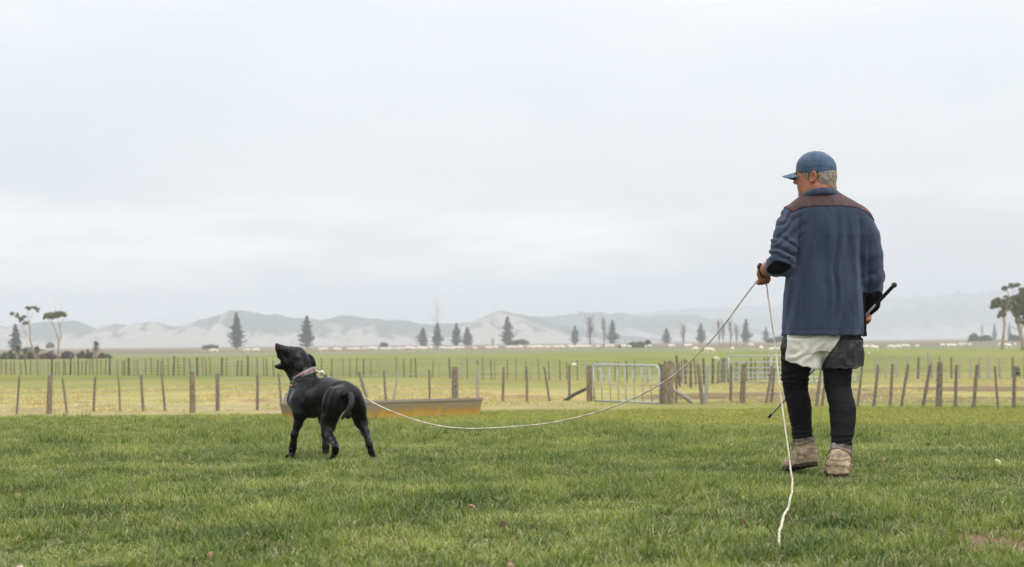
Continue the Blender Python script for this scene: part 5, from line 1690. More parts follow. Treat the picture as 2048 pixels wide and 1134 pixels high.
    for side in (0, 1):
        for i in range(nb_ + 1):
            a = -math.pi / 2 + math.pi * i / nb_
            for j in range(mb_ + 1):
                s_ = j / mb_
                l0 = .0885 * math.sin(a); f0 = .060 + .052 * math.cos(a) ** .8 if abs(a) < math.pi / 2 - .01 else .060
                l1 = .088 * math.sin(a); f1 = .070 + .122 * max(math.cos(a), 0) ** .72
                ln_, fn_ = l0 + (l1 - l0) * s_, f0 + (f1 - f0) * s_
                un = .030 - (fn_ - .10) * .20 - 5.0 * ln_ ** 2
                th = .0022 * (1 - .5 * s_)
                BV.append(H(fn_, ln_, un + (th if side == 0 else -th)))
    st_ = (nb_ + 1) * (mb_ + 1)
    for i in range(nb_):
        for j in range(mb_):
            a, b_, c, d = i * (mb_ + 1) + j, i * (mb_ + 1) + j + 1, (i + 1) * (mb_ + 1) + j + 1, (i + 1) * (mb_ + 1) + j
            BF.append((a, b_, c, d)); BF.append((a + st_, d + st_, c + st_, b_ + st_))
        a, d = i * (mb_ + 1) + mb_, (i + 1) * (mb_ + 1) + mb_
        BF.append((a, a + st_, d + st_, d))
    part('brim', BV, BF, CAP, root, crown)
    bt = Vol(H(0, 0, .135) - .03, H(0, 0, .135) + .03, .003)
    bt.ell(H(.0, 0, .1375), (.0085, .0085, .0055), AX, .002)
    part('button', *bt.mesh(), CAPD, root, crown)

    # ---------------------------------------------------------- shirt
    FL = bpy.data.materials.new('navy_fleece'); FL.use_nodes = True
    t = FL.node_tree; b = t.nodes['Principled BSDF']
    tcn = N(t, 'ShaderNodeTexCoord')
    mpn = N(t, 'ShaderNodeMapping'); mpn.inputs['Scale'].default_value = (3.0, 3.0, .6)
    t.links.new(tcn.outputs['Object'], mpn.inputs[0])
    n1 = N(t, 'ShaderNodeTexNoise', i_Scale=3.2, i_Detail=7.0, i_Roughness=.6); t.links.new(mpn.outputs[0], n1.inputs[0])
    r = N(t, 'ShaderNodeValToRGB'); e = r.color_ramp.elements
    e[0].position = .32; e[0].color = (.022, .030, .053, 1); e[1].position = .74; e[1].color = (.051, .063, .097, 1)
    t.links.new(n1.outputs[0], r.inputs[0]); t.links.new(r.outputs[0], b.inputs['Base Color'])
    b.inputs['Roughness'].default_value = .95; b.inputs['Specular IOR Level'].default_value = .1
    b.inputs['Sheen Weight'].default_value = .35; b.inputs['Sheen Roughness'].default_value = .6; b.inputs['Sheen Tint'].default_value = (.55, .62, .8, 1)
    n2 = N(t, 'ShaderNodeTexNoise', i_Scale=260.0, i_Detail=3.0); t.links.new(tcn.outputs['Object'], n2.inputs[0])
    bn = N(t, 'ShaderNodeBump', i_Distance=.0016); t.links.new(n2.outputs[0], bn.inputs['Height']); t.links.new(bn.outputs[0], b.inputs['Normal'])
    YO = material('brown_nylon_yoke', (.043, .018, .017), (.078, .034, .031), 10, .55, .003, 26, c3=(.060, .026, .024), spec=.35)
    BL = material('black_stretch_panel', (.004, .004, .005), (.009, .009, .010), 20, .9, .0008, 300, spec=.08)

    sv = Vol((M(1505, 300)[0], MD - .27, M(1600, 690)[2]), (M(1785, 300)[0], MD + .33, M(1600, 355)[2]), .0047)
    sv.loft(secs([(377, 1622, 1668, .060, .0), (384, 1612, 1676, .075, .0), (392, 1598, 1688, .088, 0), (402, 1585, 1704, .098, 0), (413, 1573, 1721, .108, 0), (425, 1569, 1733, .118, 0), (440, 1570, 1738, .128, 0), (470, 1578, 1738, .142, 0),
                   (520, 1574, 1733, .152, .01), (560, 1570, 1731, .160, .01), (600, 1567, 1730, .165, .01), (640, 1565, 1730, .165, .01), (671, 1564, 1730, .166, .01)]), .02, 2.25)
    tor = sv.F.copy()
    L, R = shirt_arm_pts()
    sv.chain(L, .035)
    sv.chain([(M(1565, 518, -.05), .067), (EL + np.array([0, -.005, 0]), .066), (EL * .72 + WL * .28, .060), (EL * .52 + WL * .48, .055)], .02)
    sv.chain(R, .035)
    sv.chain([(M(1741, 562, .005), .068), (M(1741, 588, .02), .060), (M(1740, 606, .045), .052), (WR * .85 + ER * .15, .043)], .02)
    X, Y, Z = sv.grid()
    PX = (X / (MD / FPX)) + 1024                                           # picture column at the man's distance
    zpx = lambda py: M(1650, py)[2]
    PY = 955 - (Z - zpx(955)) / PM                                         # picture row
    # sleeve ends: cut square to the forearm
    def cut(F, p, d, reach):
        d = d / np.linalg.norm(d)
        s_ = (X - p[0]) * d[0] + (Y - p[1]) * d[1] + (Z - p[2]) * d[2]
        near = np.sqrt((X - p[0]) ** 2 + (Y - p[1]) ** 2 + (Z - p[2]) ** 2) < reach
        return np.where(near, np.maximum(F, s_), F)
    dL = WL - EL
    sv.F = cut(sv.F, EL * .50 + WL * .50, dL, .13)
    # long hanging folds on the back, gathered folds at the elbow, arm hole creases
    back = sstep(.02, -.06, Y - MD)
    u = PX
    wob = 6 * vnoise(PY / 45.0, 0, 0, 4)
    fold = (.0050 * np.exp(-((u - (1668 - (PY - 560) * .10) - wob) / 6.0) ** 2) + .0040 * np.exp(-((u - 1652 - wob) / 8.0) ** 2)
            + .0035 * np.exp(-((u - (1618 - (PY - 480) * .18)) / 7.0) ** 2) * sstep(600, 430, PY) + .0035 * np.exp(-((u - (1700 + (PY - 480) * .10)) / 7.0) ** 2)
            - .0055 * np.exp(-((u - (1661 - (PY - 560) * .10) - wob) / 5.0) ** 2) - .005 * np.exp(-((u - (1604 - (PY - 480) * .20)) / 7.0) ** 2) - .004 * np.exp(-((u - 1716) / 6.0) ** 2))
    fold = fold * back * sstep(418, 460, PY) * (1 - .35 * sstep(600, 680, PY)) * 2.0
    gen = .0075 * fbm(X * 9 + Z * 3, Y * 7, Z * 3.2, 4, 14) + .0022 * fbm(X * 26, Y * 22, Z * 13, 3, 15)
    # elbow bunching on the left sleeve
    dlo = np.sqrt((PX - 1556) ** 2 + (PY - 505) ** 2)
    tt = (PY - 0.42 * (PX - 1535)) + 9 * vnoise(PX / 17, PY / 15, Y * 7, 6) 
    bun = .0095 * cloth(tt * .36) * (.65 + .6 * vnoise(PX / 20, PY / 9, Y * 12, 16)) * sstep(52, 18, dlo)
    tt2 = PY + .25 * (PX - 1745) + 5 * vnoise(PX / 14, PY / 18, Y * 8, 7)
    bun = bun + .0060 * cloth(tt2 * .24) * (.6 + .6 * vnoise(PX / 15, PY / 11, Y * 12, 17)) * sstep(36, 12, np.hypot((PX - 1748), (PY - 560) * .6))
    tt3 = PY + .8 * (PX - 1560) + 10 * vnoise(PX / 18, PY / 20, Y * 8, 8)
    bun = bun + .0050 * cloth(tt3 * .28) * sstep(50, 15, np.hypot(PX - 1568, (PY - 460) * .8))
    # crease between torso and sleeves
    armR = np.exp(-((PX - (1733.5 + .0 * PY)) / 3.5) ** 2) * sstep(470, 510, PY) * sstep(640, 600, PY) * .010
    armL = np.exp(-((PX - (1598 - (PY - 430) * .06)) / 4.0) ** 2) * sstep(425, 450, PY) * sstep(545, 520, PY) * .009
    sv.F = sv.F + (-fold - gen - bun + armR * back + armL * back).astype(np.float32)
    hemz = M(1650, 670)[2]
    # hem rolls with the cloth; open underneath
    lowz = zpx(671) + .0035 * np.sin(PX * .12) - .004 * sstep(1600, 1730, PX)
    core = sv.F.copy()
    near_t = (tor < .03) & (PY > 560) & (PX < 1733) & (PX > 1555)
    sv.F = np.where(near_t & (np.broadcast_to(Z, sv.F.shape) < zpx(630)), np.maximum(sv.F, -(core + .011)), sv.F)
    sv.F = np.maximum(sv.F, np.where(PX < 1734, lowz - Z, -1))
    # hem stitching
    hem = .0022 * np.exp(-((PY - 660) / 1.2) ** 2) * (PX < 1734) + .0015 * np.exp(-((PY - 664) / 1.0) ** 2) * (PX < 1734)
    sv.F = (sv.F + hem).astype(np.float32)
    # neck opening
    sv.F = np.maximum(sv.F, -(np.sqrt((X - M(1637, 380)[0]) ** 2 + ((Y - MD - .005)) ** 2) - .078) * (Z > zpx(392)) - 1 * (Z <= zpx(392))).astype(np.float32)
    shirt = part('fleece_shirt', *sv.mesh(), FL, root)
    shell = sv.copy()
    def overlay(nm, mat_, region, o=.0028, o2=.007, parent=None):
        q = sv.copy()
        q.F = MX([sv.F - o, -(sv.F + o2), region]).astype(np.float32)
        return part(nm, *q.mesh(), mat_, root, parent or shirt)
    # brown yoke over both shoulders
    yk = np.interp(PX, [1540, 1560, 1567, 1576, 1585, 1596, 1606, 1630, 1660, 1690, 1714, 1728, 1742, 1752], [396, 407, 413, 420, 426.5, 420.5, 417.5, 415, 415.5, 416.5, 420, 426, 437, 446])
    yb = (PY - yk) * PM
    yw = .0016 * fbm(X * 40, Y * 20, Z * 14, 2, 31)
    overlay('yoke', YO, np.maximum(yb, -(PY - 374) * PM), .0032)
    # black panels on sleeves
    ax_ = (WL - EL) / np.linalg.norm(WL - EL)
    pc = M(1557, 535, .0)
    rot = (PX - 1557) * .94 - (PY - 533) * .34; rot2 = (PX - 1557) * .34 + (PY - 533) * .94
    e_reg = np.maximum((np.sqrt((rot / 23) ** 2 + ((rot2 + 0) / 15) ** 2) - 1) * .03, (512 + .30 * (PX - 1537) + 6 - PY) * PM)
    overlay('elbow_patch', BL, e_reg, .0022)
    overlay('cuff', BL, MX([(586 + 2 * np.sin(PX * .2) - PY) * PM, (1722 - PX) * PM, -(WR[0] * 0 + 1) + 0 * X + 0 * Y + 0 * Z]), .0028)
    # collar: stand-up roll of navy cloth, higher at the nape
    c0 = M(1641, 386, .0)
    ring, ring2 = [], []
    for k in range(49):
        a = 2 * math.pi * k / 48
        dx_, dy_ = .101 * math.cos(a), .088 * math.sin(a)
        nap = .5 - .5 * math.sin(a)                     # 1 towards the camera
        ring.append(c0 + [dx_ - .002 * nap, dy_, -.016 + .033 * nap - .006 * (1 - nap) - .012 * abs(math.cos(a))])
        ring2.append(c0 + [dx_ * 1.04, dy_ * 1.06, -.032 + .030 * nap - .012 * abs(math.cos(a))])
    cl = Vol(c0 - [.15, .15, .10], c0 + [.15, .15, .10], .0045)
    for i in range(48):
        cl.cone(ring[i], ring[i + 1], .0095, .0095, .006); cl.cone(ring2[i], ring2[i + 1], .0085, .0085, .012)
        cl.cone((ring[i] + ring2[i]) / 2, (ring[i + 1] + ring2[i + 1]) / 2, .0075, .0075, .01)
    X2, Y2, Z2 = cl.grid(); cl.F += (.0016 * fbm(X2 * 40, Y2 * 40, Z2 * 30, 2, 3)).astype(np.float32)
    part('collar', *cl.mesh(), FL, root, shirt)

    # ---------------------------------------------------------- watch
    WB = material('black_watch_band', (.006, .006, .007), (.015, .015, .015), 40, .5)
    wd = (WL - EL) / np.linalg.norm(WL - EL)
    a1 = np.cross(wd, [0, 0, 1.]); a1 /= np.linalg.norm(a1); a2 = np.cross(wd, a1)
    wc = EL * .12 + WL * .88
    V, F, n = [], [], 30
    for i in range(n):
        q = 2 * math.pi * i / n; o_ = a1 * math.cos(q) + a2 * math.sin(q)
        for (h_, d) in ((-.011, .0362), (-.011, .0410), (.011, .0395), (.011, .0350)): V.append(wc + wd * h_ + o_ * d)
    for i in range(n):
        j = (i + 1) % n
        for k in range(4): F.append((i * 4 + k, j * 4 + k, j * 4 + (k + 1) % 4, i * 4 + (k + 1) % 4))
    band_ = part('watch_band', V, F, WB, root)
    o_ = -np.array([1, 0, 0]) * .9 + np.array([0, 0, 1]) * .5; o_ -= wd * (o_ @ wd); o_ /= np.linalg.norm(o_)
    wx = np.cross(wd, o_)
    V = []
    for s_, d in ((.0185, .038), (.0185, .046), (.014, .051)):
        for q in range(12):
            V.append(wc + o_ * d + (wd * math.cos(q * math.pi / 6) + wx * math.sin(q * math.pi / 6)) * s_)
    F = [(i + k * 12, (i + 1) % 12 + k * 12, (i + 1) % 12 + (k + 1) * 12, i + (k + 1) * 12) for k in (0, 1) for i in range(12)] + [tuple(range(24, 36))]
    part('watch_case', V, F, WB, root, band_, smooth=False)

    # ---------------------------------------------------------- leggings
    LG = material('black_leggings', (.0042, .0042, .0048), (.0085, .0085, .0095), 7, .8, .0006, 300, spec=.18)
    lv = Vol((M(1550, 700)[0], MD - .27, M(1650, 905)[2]), (M(1720, 700)[0], MD + .27, M(1650, 690)[2]), .0047)
    lv.loft(secs([(694, 1562, 1624, .092, .01), (722, 1562, 1622, .092, .03), (740, 1562.5, 1621, .090, .05), (757, 1562.5, 1617, .085, .07), (779, 1567, 1616, .075, .095), (800, 1571, 1621, .077, .105), (815, 1574.5, 1623.5, .077, .11),
                  (836, 1579, 1622.5, .070, .12), (855, 1583, 1624, .060, .13), (880, 1585, 1626, .056, .13)]), .01, 2.2)
    lv.loft(secs([(694, 1643, 1709, .095, .0), (720, 1644, 1707, .093, .0), (737, 1645.5, 1704.5, .088, .0), (757, 1647, 1702.5, .084, .0), (776, 1649.5, 1702, .080, -.005), (795, 1654, 1706, .082, -.03), (812, 1658, 1711, .084, -.055),
                  (836, 1660, 1711.5, .078, -.08), (860, 1661.5, 1708.5, .066, -.105), (880, 1662.5, 1704, .058, -.125), (904, 1664, 1702, .056, -.135)]), .01, 2.2)
    X, Y, Z = lv.grid()
    PX = X / (MD / FPX) + 1024; PY = 955 - (Z - zpx(955)) / PM
    wn = 4 * vnoise(PX / 14, PY / 9, Y * 14, 2)
    left = PX < 1632
    wr_ = .0042 * cloth((PY + wn + .10 * (PX - 1590)) * .75) * (np.exp(-((PY - 862) / 13) ** 2) * left + np.exp(-((PY - 886) / 14) ** 2) * ~left)
    wr_ = wr_ + .0040 * cloth((PY + wn - .12 * (PX - 1590)) * .62) * np.exp(-((PY - 757) / 17) ** 2) * left
    wr_ = wr_ + .0012 * np.sin((PY + 2 * wn) * .30) + .002 * fbm(X * 14, Y * 14, Z * 9, 3, 9)
    wr_ = wr_ + .0035 * np.exp(-((PY - 834 + .05 * (PX - 1600)) / 1.6) ** 2) * left + .0032 * np.exp(-((PY - 868) / 1.6) ** 2) * ~left
    lv.F = (lv.F - wr_).astype(np.float32)
    part('leggings', *lv.mesh(), LG, root)

    # ---------------------------------------------------------- shorts
    GR = material('washed_black_denim', (.016, .016, .017), (.115, .112, .108), 14, .92, .0015, 140, detail=8, c3=(.045, .045, .045), lo=.34, hi=.74)
    WH = material('white_torn_cloth', (.60, .555, .48), (.80, .76, .69), 12, .9, .0020, 60)
    qv = Vol((M(1550, 700)[0], MD - .27, M(1650, 752)[2]), (M(1740, 700)[0], MD + .27, M(1650, 625)[2]), .0047)
    qv.loft(secs([(628, 1576, 1718, .120, .01), (668, 1568, 1721, .128, .01), (690, 1565, 1723.5, .130, .01), (702, 1565, 1724.5, .126, .01)]), .02, 2.1)
    qv.loft(secs([(680, 1566, 1648, .128, .01), (720, 1563, 1645, .126, .02), (752, 1561, 1643, .124, .02)]), .02, 2.4)
    qv.loft(secs([(680, 1640, 1724, .128, .0), (720, 1641, 1727.5, .126, .0), (752, 1641, 1729, .122, .0)]), .02, 2.4)
    X, Y, Z = qv.grid()
    PX = X / (MD / FPX) + 1024; PY = 955 - (Z - zpx(955)) / PM
    wob = 5 * vnoise(PX / 22, PY / 25, 0, 21)
    fo = .0040 * fbm(X * 12 + Z * 8, Y * 9, Z * 10, 4, 22) + .0030 * np.sin((PX * .5 + PY * .42 + wob * 3) * .33) * sstep(672, 700, PY) + .0022 * fbm(X * 34, Y * 30, Z * 22, 3, 24)
    fo = fo - .012 * np.exp(-((PX - (1646 - (PY - 700) * .12)) / 4.5) ** 2) * sstep(690, 735, PY) * (Y < MD)
    qv.F = (qv.F - fo).astype(np.float32)
    base = qv.F.copy()
    hemy = np.interp(PX, [1555, 1566, 1600, 1638, 1645, 1646, 1700, 1714, 1728, 1740], [717, 720, 732, 740.5, 740, 737, 738.5, 735, 728, 722]) + 1.0 * np.sin(PX * .3)
    hemy = hemy - (Y > MD) * 6
    qv.F = np.maximum(qv.F, (PY - hemy) * PM)
    qv.F = np.where(PY > 700, np.maximum(qv.F, -(base + .010)), qv.F)
    seam_ = .0018 * np.exp(-((PY - hemy + 5) / 1.0) ** 2) + .0018 * np.exp(-((PX - 1718 - .2 * (PY - 700)) / 1.0) ** 2) * (Y < MD)
    qv.F = (qv.F + seam_).astype(np.float32)
    shorts = part('shorts', *qv.mesh(), GR, root)
    edge = np.interp(PY, [660, 668, 680, 692, 705, 720, 732, 745], [1678, 1676, 1670, 1662, 1652, 1645, 1640.5, 1637])
    reg = MX([(PX - edge) * PM, (1571.5 - .11 * (PY - 668) - PX) * PM, (PY - hemy - 1.0) * PM, 0 * PX + 0 * PY + (Y - MD - .01)])
    w2 = qv.copy()
    base2 = base - .0050 * fbm(X * 7 - Z * 7, Y * 3, Z * 5 + X * 3, 4, 41) * (Y < MD)
    w2.F = MX([base2 - .0045, -(base + .007), reg]).astype(np.float32)
    part('white_panel', *w2.mesh(), WH, root, shorts)

    # ---------------------------------------------------------- boots
    LEA = bpy.data.materials.new('muddy_suede_leather'); LEA.use_nodes = True
    t = LEA.node_tree; b = t.nodes['Principled BSDF']; b.inputs['Roughness'].default_value = .9; b.inputs['Specular IOR Level'].default_value = .15
    tcn = N(t, 'ShaderNodeTexCoord')
    n1 = N(t, 'ShaderNodeTexNoise', i_Scale=18.0, i_Detail=8.0, i_Roughness=.68); t.links.new(tcn.outputs['Object'], n1.inputs[0])
    r = N(t, 'ShaderNodeValToRGB'); e = r.color_ramp.elements
    e[0].position = .30; e[0].color = (.12, .078, .048, 1); e[1].position = .70; e[1].color = (.70, .55, .38, 1)
    for p_, c_ in ((.42, (.29, .215, .145)), (.56, (.48, .355, .235))):
        x = e.new(p_); x.color = (*c_, 1)
    t.links.new(n1.outputs[0], r.inputs[0]); t.links.new(r.outputs[0], b.inputs['Base Color'])
    n2 = N(t, 'ShaderNodeTexNoise', i_Scale=70.0, i_Detail=5.0); t.links.new(tcn.outputs['Object'], n2.inputs[0])
    bn = N(t, 'ShaderNodeBump', i_Distance=.003); t.links.new(n2.outputs[0], bn.inputs['Height']); t.links.new(bn.outputs[0], b.inputs['Normal'])
    CUF = material('padded_dark_collar', (.08, .066, .055), (.34, .28, .225), 30, .9, .002, 90, c3=(.20, .16, .125))
    SOL = material('dirty_rubber_sole', (.022, .018, .015), (.10, .072, .050), 30, .85, .003, 80)
    LAC = material('dark_lace', (.015, .012, .010), (.04, .03, .022), 30, .8)
    STI = material('tan_seam', (.30, .21, .13), (.42, .32, .22), 30, .8)
    def boot(heel, fwd, top, tw, pitch, lab, laces):
        """heel: ground point under the heel; fwd unit; top: centre of the shaft opening"""
        fwd = np.array(fwd, float); fwd /= np.linalg.norm(fwd)
        sd = np.array([fwd[1], -fwd[0], 0.]); sd /= np.linalg.norm(sd)
        up = np.cross(sd, fwd)
        if up[2] < 0: up = -up
        def K(f, s, u): return heel + fwd * f + sd * s + up * u
        bv = Vol(MN([heel, top, K(.31, 0, 0)]) - .11, MX([heel, top, K(.31, 0, .0)]) + .09, .0045)
        sh = K(.045, 0, .095)
        bv.cone(K(.050, 0, .060), K(.15, 0, .050), .054, .047, .03)
        bv.cone(K(.15, 0, .050), K(.222, 0, .042), .049, .040, .03)
        bv.cone(K(.045, 0, .045), sh, .057, .055, .03)
        bv.cone(sh, top, .054, tw - .003, .03)
        bv.cone(K(.085, 0, .095), K(.16, 0, .060), .046, .042, .03)
        X, Y, Z = bv.grid()
        s_f = (X - heel[0]) * fwd[0] + (Y - heel[1]) * fwd[1] + (Z - heel[2]) * fwd[2]
        s_s = (X - heel[0]) * sd[0] + (Y - heel[1]) * sd[1] + (Z - heel[2]) * sd[2]
        s_u = (X - heel[0]) * up[0] + (Y - heel[1]) * up[1] + (Z - heel[2]) * up[2]
        ax2 = top - sh; Ls = np.linalg.norm(ax2); ax2 = ax2 / Ls
        s_t = (X - top[0]) * ax2[0] + (Y - top[1]) * ax2[1] + (Z - top[2]) * ax2[2]
        rad = np.sqrt((X - top[0] - ax2[0] * s_t) ** 2 + (Y - top[1] - ax2[1] * s_t) ** 2 + (Z - top[2] - ax2[2] * s_t) ** 2)
        ang = np.arctan2(s_s, s_f - .05)
        crease = .0060 * fbm(X * 11 + Z * 20, Y * 11, Z * 62, 3, 33) * np.exp(-((s_u - .095) / .055) ** 2)
        seam = .0035 * np.exp(-((s_u - .128 - .010 * np.cos(ang)) / .0035) ** 2) + .0028 * np.exp(-((s_u - .052 - .018 * np.cos(ang * 2)) / .003) ** 2)
        seam = seam + .0026 * np.exp(-((s_u - .09 - .35 * np.abs(s_s)) / .003) ** 2) * (s_f < .06)
        F = bv.F + seam - crease - .0055 * fbm(X * 24, Y * 24, Z * 30, 4, 12)
        dip = .010 * np.cos(ang) ** 2 * (s_f < .05)
        F = MX([F, .026 - s_u, s_t + dip])
        F = np.maximum(F, np.where(s_t > -.03, (tw - .014) - rad, -1))
        bb = bv.copy(); bb.F = F.astype(np.float32)
        bt_ = part('boot', *bb.mesh(), LEA, root)
        if lab: bt_['label'] = lab
        cc = bv.copy()
        cc.F = MX([bv.F - .0035 - .0015 * np.cos(s_t * 200), -(bv.F + .008), s_t + dip - .004, -(s_t + .036)]).astype(np.float32)
        part('padded_collar', *cc.mesh(), CUF, root, bt_)
        # sole with a heel block and lugs
        sl_ = bv.copy()
        foot2d = MN([np.sqrt((s_f - .048) ** 2 + s_s ** 2) - .050, np.maximum(np.abs(s_s) - .044 - .05 * np.clip(s_f - .05, 0, .1), np.abs(s_f - .12) - .08), np.sqrt(((s_f - .205) * .9) ** 2 + s_s ** 2) - .053])
        base_ = MX([foot2d - .003, s_u - .034, .006 - s_u])
        arch = np.maximum(np.abs(s_f - .118) - .018, s_u - .017)
        lug = MX([np.abs(((s_f / .022) % 1) - .5) * .022 - .004, s_u - .013])
        sl_.F = MX([base_, -arch, -lug]).astype(np.float32)
        part('sole', *sl_.mesh(), SOL, root, bt_)
        for pts in laces:
            part('lace', *tube(catmull([M(*p) for p in pts], 5), .0021, 5), LAC, root, bt_)
        return K
    hL = M(1627, 946, .075)
    boot(np.array([hL[0], hL[1], .050]), (-.46, .88, -.17), M(1605.5, 874, .125), .0645, 0, 'boot turned outwards with its heel lifting and dark sole showing',
         [[(1583, 886, .08), (1578, 896, .05), (1581, 908, .04)], [(1586, 884, .06), (1585, 900, .03), (1580, 913, .03), (1583, 920, .05)]])
    hR = M(1680, 962, -.21)
    boot(np.array([hR[0], hR[1], .0]), (.0, 1.0, 0), M(1682.5, 897, -.13), .0655, 0, None,
         [[(1664, 902, -.17), (1655, 908, -.19), (1650, 913, -.19)], [(1663, 911, -.17), (1654, 918, -.2), (1650, 926, -.2), (1653, 931, -.19), (1657, 931, -.17)]])
    return cL, axL / np.linalg.norm(axL)
_cL, _ax = man()
ROPE_IN = _cL - _ax * .012
ROPE_OUT = _cL + _ax * .008
# ================================================================== rope, stick, leaves
def rope_and_more():
    ROPE = bpy.data.materials.new('cream_rope'); ROPE.use_nodes = True
    t = ROPE.node_tree; b = t.nodes['Principled BSDF']; b.inputs['Roughness'].default_value = .85
    tcn = N(t, 'ShaderNodeTexCoord')
    n1 = N(t, 'ShaderNodeTexNoise', i_Scale=14.0, i_Detail=5.0); t.links.new(tcn.outputs['Object'], n1.inputs[0])
    r = N(t, 'ShaderNodeValToRGB'); e = r.color_ramp.elements
    e[0].position = .3; e[0].color = (.42, .36, .25, 1); e[1].position = .65; e[1].color = (.72, .66, .52, 1)
    t.links.new(n1.outputs[0], r.inputs[0]); t.links.new(r.outputs[0], b.inputs['Base Color'])
    def strand(P, R):
        """three strands laid round a centre line"""
        P = catmull(P, 14)
        # resample evenly
        d = np.r_[0, np.cumsum(np.linalg.norm(np.diff(P, axis=0), axis=1))]
        n = int(d[-1] / .018)
        s_ = np.linspace(0, d[-1], n)
        P = np.stack([np.interp(s_, d, P[:, i]) for i in range(3)], 1)
        P += np.stack([fbm(s_ * 2.3, s_ * 0 + i * 7, 0, 3, 11 + i) for i in range(3)], 1) * .006 * np.minimum(1, np.minimum(s_, d[-1] - s_) * 4)[:, None]
        T, A, B = frames(P)
        parts = []
        Rr = np.interp(s_ / d[-1], np.linspace(0, 1, len(R)), R)
        for k in range(3):
            ph = s_ / .045 * 2 * math.pi + k * 2.0944
            parts.append(tube(P + (A * np.cos(ph)[:, None] + B * np.sin(ph)[:, None]) * (Rr * .48)[:, None], Rr * .60, 5))
        return join(*parts)
    f = at(1524, 562, 11.4)
    root = empty('rope', f)
    tag(root, 'long cream rope running from the dog\'s collar through the man\'s hand down into the grass', 'rope')
    P = A3
    lead = [(631, 740, 13.52), (637, 744, 13.47), (648, 750, 13.46), (660, 755, 13.47), (680, 764, 13.46), (702, 776, 13.42), (717, 786, 13.36), (750, 807, 13.2), (800, 829, 13.05), (850, 845, 12.9), (900, 854, 12.76), (950, 857, 12.62), (1000, 856, 12.5), (1060, 851, 12.35),
            (1120, 842.5, 12.2), (1200, 822, 12.02), (1290, 785, 11.84), (1350, 748, 11.73), (1400, 703, 11.64), (1440, 660, 11.57), (1480, 607, 11.50), (1514, 562, HAND_D), ]
    part('lead', *strand([P(*q) for q in lead] + [ROPE_IN], [.0055, .0055, .0055, .005]), ROPE, root)
    hang = [ROPE_OUT] + [P(*q) for q in ((1532.5, 566, HAND_D), (1537, 600, 11.36), (1545, 660, 11.25), (1555, 730, 11.12), (1562, 790, 11.02), (1570, 850, 10.93), (1577, 900, 10.84), (1582, 940, 10.74))]
    for (px, py) in ((1584.5, 962), (1584, 980), (1578.5, 1008), (1570, 1030), (1562.5, 1050), (1559, 1068), (1557.5, 1082)):
        d = ray(px, py); tt = (0.045 - CAM_Z) / d.z
        q = np.array([d.x * tt, d.y * tt, 0]); q[2] = float(terrain(q[0], q[1])) + .046
        hang.append(q)
    hang[-1][2] -= .05
    part('trailing_end', *strand(hang, [.0050, .0055, .006, .006]), ROPE, root)
    # knot behind the collar
    kp = [P(640, 746, 13.455), P(643, 742.5, 13.45), P(647, 745, 13.44), P(645, 749, 13.44), P(641, 747, 13.44), P(644, 744, 13.43), P(648, 748, 13.43)]
    part('knot', *tube(catmull(kp, 6), .0072, 7), ROPE, root)
    part('whipped_splice', *tube([P(649, 750, 13.45), P(657, 756.5, 13.455)], [.010, .009], 8), material('splice_tape', (.10, .07, .05), (.16, .12, .09), 40, .7), root)

    # stock stick
    a, b_ = STICK_A, STICK_B
    root = empty('walking_stick', b_)
    tag(root, 'thin grey stock stick with black rubber grip held low across the man\'s front', 'stick')
    GREY = material('grey_alloy_shaft', (.30, .30, .28), (.46, .46, .43), 8, .4, metallic=.3)
    BLK = material('black_rubber_grip', (.008, .008, .009), (.02, .02, .022), 60, .6, .0015, 150)
    part('shaft', *tube([a + (b_ - a) * .1, b_], [.0068, .0056], 10), GREY, root)
    g1 = a + (b_ - a) * .132
    V, F = tube(np.linspace(a, g1, 16), [.0102 + .0010 * (i % 2) for i in range(16)], 10)
    part('grip', V, F, BLK, root)
    kn = Vol(a - .04, a + .04, .003); kn.ell(a, (.0155, .0155, .015), k=.002)
    part('knob', *kn.mesh(), material('knob_rubber', (.03, .032, .035), rough=.45), root)
    part('tip', *tube([b_ - (b_ - a) / np.linalg.norm(b_ - a) * .03, b_ + (b_ - a) / np.linalg.norm(b_ - a) * .004], [.0078, .007], 8), BLK, root)

    # fallen leaves and clods in the grass
    LEAF = [material('dead_leaf', (.20, .11, .065), (.36, .23, .15), 40, .7), material('pale_dead_leaf', (.42, .33, .22), (.58, .48, .34), 40, .7), material('dark_dead_leaf', (.045, .030, .016), (.14, .10, .055), 40, .95, spec=.03)]
    r = random.Random(3)
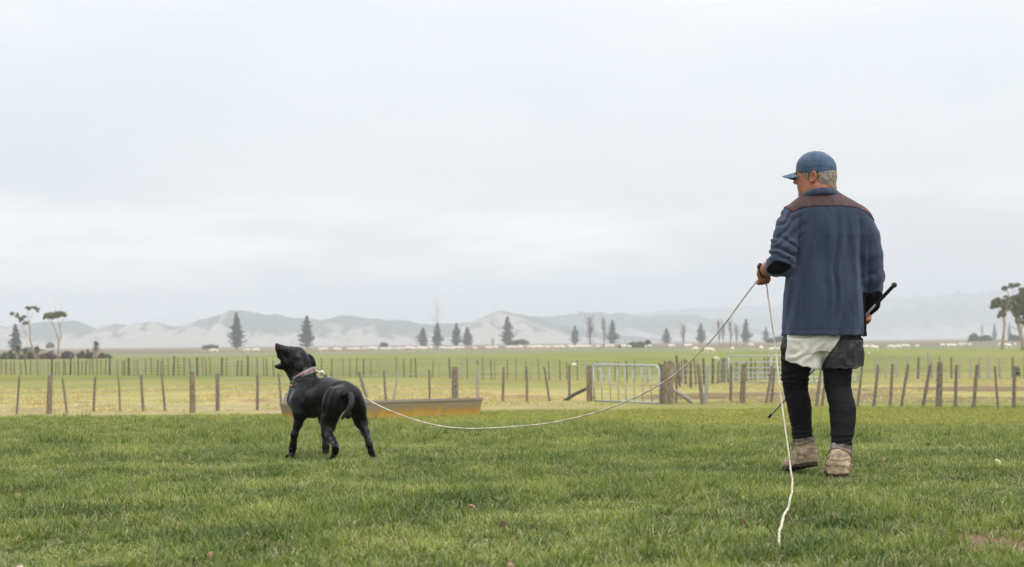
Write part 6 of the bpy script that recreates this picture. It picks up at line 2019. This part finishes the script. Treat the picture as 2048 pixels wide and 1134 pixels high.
    def leaf(px, py, mt, size, label, stand_=.6):
        d = ray(px, py); t_ = (0.05 - CAM_Z) / d.z
        size *= .72
        c = Vector((d.x * t_, d.y * t_, 0)); c.z = float(terrain(c.x, c.y)) + .028
        root = empty('fallen_leaf', c, r.uniform(0, 6.28)); tag(root, label, 'leaf', 'dead leaves lying in the grass')
        V, F = [], []
        n = 7
        for i in range(n):
            t = i / (n - 1); wd = size * .32 * math.sin(math.pi * min(t + .04, 1)) ** .8
            z = size * .25 * math.sin(t * 2.6)
            V += [(-wd, (t - .5) * size, z + wd * .5), (0, (t - .5) * size, z), (wd, (t - .5) * size, z + wd * .35)]
        for i in range(n - 1):
            for k in (0, 1): F.append((i * 3 + k, i * 3 + k + 1, i * 3 + k + 4, i * 3 + k + 3))
        bl = obj('blade', mesh_np('blade', V, F, True, [LEAF[mt]]), root)
        bl.rotation_euler = (stand_ * r.choice((1, 1.2, 1.4)), r.uniform(-.5, .5), 0)
        st = obj('stalk', mesh_np('stalk', *tube([(0, -size * .5, 0), (0, -size * .66, .004)], .0012, 4), True, [LEAF[mt]]), bl)
    for a_ in [(943, 1006, 0, .075, 'brown dead leaf standing upright in grass right of the dog'), (1010, 1047, 2, .07, 'greyish curled dead leaf near the bottom middle'), (1990, 921, 1, .10, 'pale torn dead leaf at the right, level with the boots'),
               (1855, 880, 0, .06, 'small brown leaf behind and right of the man\'s boots'), (1484, 1035, 2, .065, 'dark hollow leaf left of the trailing rope end'), (739, 1003, 2, .03, 'tiny dark scrap in the grass below the dog'),
               (497, 1057, 1, .035, 'tiny pale leaf scrap at lower left'), (41, 1128, 1, .05, 'pale leaf at the bottom left corner'), (205, 1123, 0, .05, 'pinkish brown leaf at the bottom near the left corner'), (423, 1098, 0, .05, 'thin reddish leaf blade at lower left'),
               (1020, 1128, 0, .06, 'pinkish brown leaf cut by the bottom edge'), (957, 1092, 0, .045, 'brown leaf between the middle leaf and the bottom edge'), (1768, 914, 0, .05, 'small reddish leaf right of the right boot')]:
        leaf(*a_)
rope_and_more()
